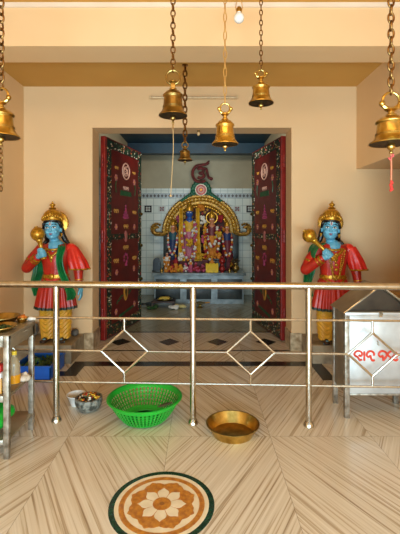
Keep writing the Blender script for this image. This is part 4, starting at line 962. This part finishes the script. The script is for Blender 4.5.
tag(q.build('yellow_cloth', mat('bright_yellow_cloth', srgb(228, 186, 30), .6)), 'bright yellow cloth draped at the front edge of the altar', 'cloth')
for (x, y, m_, lab) in ((-.34, 7.10, mari, 'orange flower heap'), (-.24, 7.12, rose, 'rose pink flower heap'), (-.06, 7.10, redf, 'red flower heap'), (.04, 7.13, rose, 'pink flower heap'), (-.52, 7.08, mari, 'marigold heap')):
    pass
heaps = [(-.36, 7.10, [mari, yel], 'yellow and orange flower heap beside the red-faced small idol on the altar'), (-.255, 7.10, [rose, wht], 'rose and white flower heap on the altar in front of the blue-faced idol'), (-.07, 7.10, [redf, rose], 'red and rose flower heap on the altar in front of the yellow streamer'), (.045, 7.10, [rose, maroon], 'maroon and rose flower heap beside the yellow cloth on the altar'), (-.50, 7.06, [mari, redf], 'small marigold heap at the altar edge below the cream idol')]
for i, (x, y, ms, lab) in enumerate(heaps):
    q = MB(); rr = random.Random(20 + i)
    for k in range(26):
        q.cur = k % 2; a = rr.random() * 6.28; r = rr.random() * .062; q.ell((x + cos(a) * r, y + sin(a) * r * .7, AZ + .022 + rr.random() * .15 * (1 - r / .075)), .023, 8, 6)
    tag(q.build('flower_heap', ms), lab, 'flowers', 'flower heaps along the altar edge', kind='stuff')
def pot(name, label, x, y, z, s, m, cat_='pot'):
    t = thing(name, label, cat_, (x, y, z), 0, 'pots on the altar'); q = MB()
    q.lathe([(0, 0), (.035 * s, 0), (.03 * s, .01 * s), (.058 * s, .04 * s), (.064 * s, .07 * s), (.05 * s, .105 * s), (.03 * s, .12 * s), (.032 * s, .13 * s), (.046 * s, .138 * s), (.046 * s, .145 * s), (.03 * s, .145 * s), (.024 * s, .11 * s), (0, .1 * s)], 24); q.build('pot_body', m, t); return t
redpot = mat('red_lacquer', srgb(150, 36, 32), .25, .3)
pot('red_pot', 'lower red lacquered pot on the altar', .40, 7.12, AZ, .95, redpot); pot('red_pot', 'red lacquered pot standing on top of another red pot', .40, 7.12, AZ + .139, 1.0, redpot)
tp = pot('brass_pot', 'brass water pot holding dark leaves at the altar corner', .64, 7.12, AZ, 1.15, brass_dark)
q = MB()
for k in range(16): a = k * 2.4; q.ell((.64 + cos(a) * .045, 7.12 + sin(a) * .045, AZ + .19 + .012 * (k % 4)), (.045, .012, .006), 8, 5, Matrix.Rotation(a, 3, 'Z') @ Matrix.Rotation(-.5, 3, 'Y'))
tag(q.build('mango_leaves', [mat('red_brown_leaf', srgb(110, 60, 30), .6, col2=srgb(40, 56, 26), scale=30)]), 'red-brown leaves standing in the brass pot at the altar corner', 'leaves')
t = thing('black_stand', 'black box-shaped stand behind the stacked red pots', 'stand', (.36, 7.32, AZ)); q = MB(); q.box(-.10, .12, -.06, .06, .0, .20, .006); q.build('stand_body', black_m, t); q = MB(); q.box(-.115, .135, -.075, .075, .20, .24, .006); q.build('stand_top', black_m, t)
t = thing('black_stone', 'dark rounded tablet at the altar end beside the cream idol', 'tablet', (-.79, 7.22, AZ)); q = MB()
poly = [(-.07, 0), (.07, 0)] + [(.07 * cos(a), .17 + .09 * sin(a)) for a in [pi * k / 12 for k in range(13)]]
q.prism(poly, -.025, .025, Matrix.Rotation(R(90), 4, 'X')); q.build('tablet_slab', black_m, t); q = MB(); q.box(-.085, .085, -.04, .04, 0, .03, .006); q.build('tablet_base', slate_m, t)
for (x, y, s, lab) in ((.53, 7.08, .5, 'tiny brass pot between the red pots and the brass water pot'), (-.69, 7.08, .5, 'tiny brass pot at the altar edge beside the dark tablet')): pot('brass_cup', lab, x, y, AZ, s, brass, 'cup')
# offerings on the shrine floor
t = thing('wooden_stool', 'low dark wooden stool on the shrine floor in front of the altar', 'stool', (-.62, 6.75, 0)); wood = mat('dark_wood', srgb(70, 42, 26), .5, col2=srgb(44, 26, 16), scale=12)
q = MB(); q.box(-.2, .2, -.12, .12, .085, .115, .004); q.build('stool_top', wood, t)
for x in (-.18, .15):
    for y in (-.10, .07): q = MB(); q.box(x, x + .03, y, y + .03, 0, .085); q.build('leg', wood, t, False)
dish('brass_thali', 'brass plate of fruit on the low wooden stool', (-.60, 6.75, .115), .13, .03, brass, 'plate')
for k, lab in enumerate(('banana lying foremost on the brass plate', 'banana lying in the middle of the brass plate', 'banana lying rearmost on the brass plate')):
    q = MB(); q.tube(cat([(-.70, 6.70 + .04 * k, .145), (-.64, 6.685 + .04 * k, .16), (-.57, 6.69 + .04 * k, .16), (-.52, 6.71 + .04 * k, .15)], 5), [.006] + [.015] * 14 + [.005], 8); tag(q.build('banana', mat('banana_skin', srgb(216, 180, 70), .5)), lab, 'banana', 'bananas on the brass plate')
for (x, y, m_, lab) in ((-.46, 6.55, wht, 'crumpled white cloth on the shrine floor nearest the doorway'), (-.34, 6.68, mat('pale_yellow_cloth', srgb(206, 186, 120), .7), 'pale yellow cloth bundle on the shrine floor before the altar'), (-.80, 6.55, leaf_m, 'dark leaf bundle on the shrine floor beside the wooden stool'), (-.92, 6.85, slate_m, 'dark cloth bundle on the shrine floor near the open door')):
    q = MB(); rr = random.Random(int(x * 100) + 500)
    for k in range(7): q.ell((rr.uniform(-.07, .07), rr.uniform(-.05, .05), rr.uniform(.02, .05)), (rr.uniform(.03, .06), .035, .025), 10, 6)
    o = q.fused('bundle', m_, voxel=.01, smooth=1); mz = min(v.co.z for v in o.data.vertices); o.location = (x, y, -mz); tag(o, lab, 'bundle', 'bundles on the shrine floor')
t = thing('brass_lamp', 'flat brass oil lamp with an orange glowing bowl on the shrine floor', 'oil lamp', (.0, 6.72, 0))
t['label'] = 'flat brass oil lamp on the shrine floor in front of the altar'
q = MB(); q.lathe([(0, 0), (.06, 0), (.05, .01), (.02, .02), (.02, .045), (.07, .06), (.10, .075), (.095, .08), (.06, .07), (0, .066)], 24); q.build('lamp_bowl', brass, t); q = MB(); q.tube([(.09, 0, .075), (.17, 0, .085)], [.014, .008], 8); q.build('lamp_handle', brass, t)
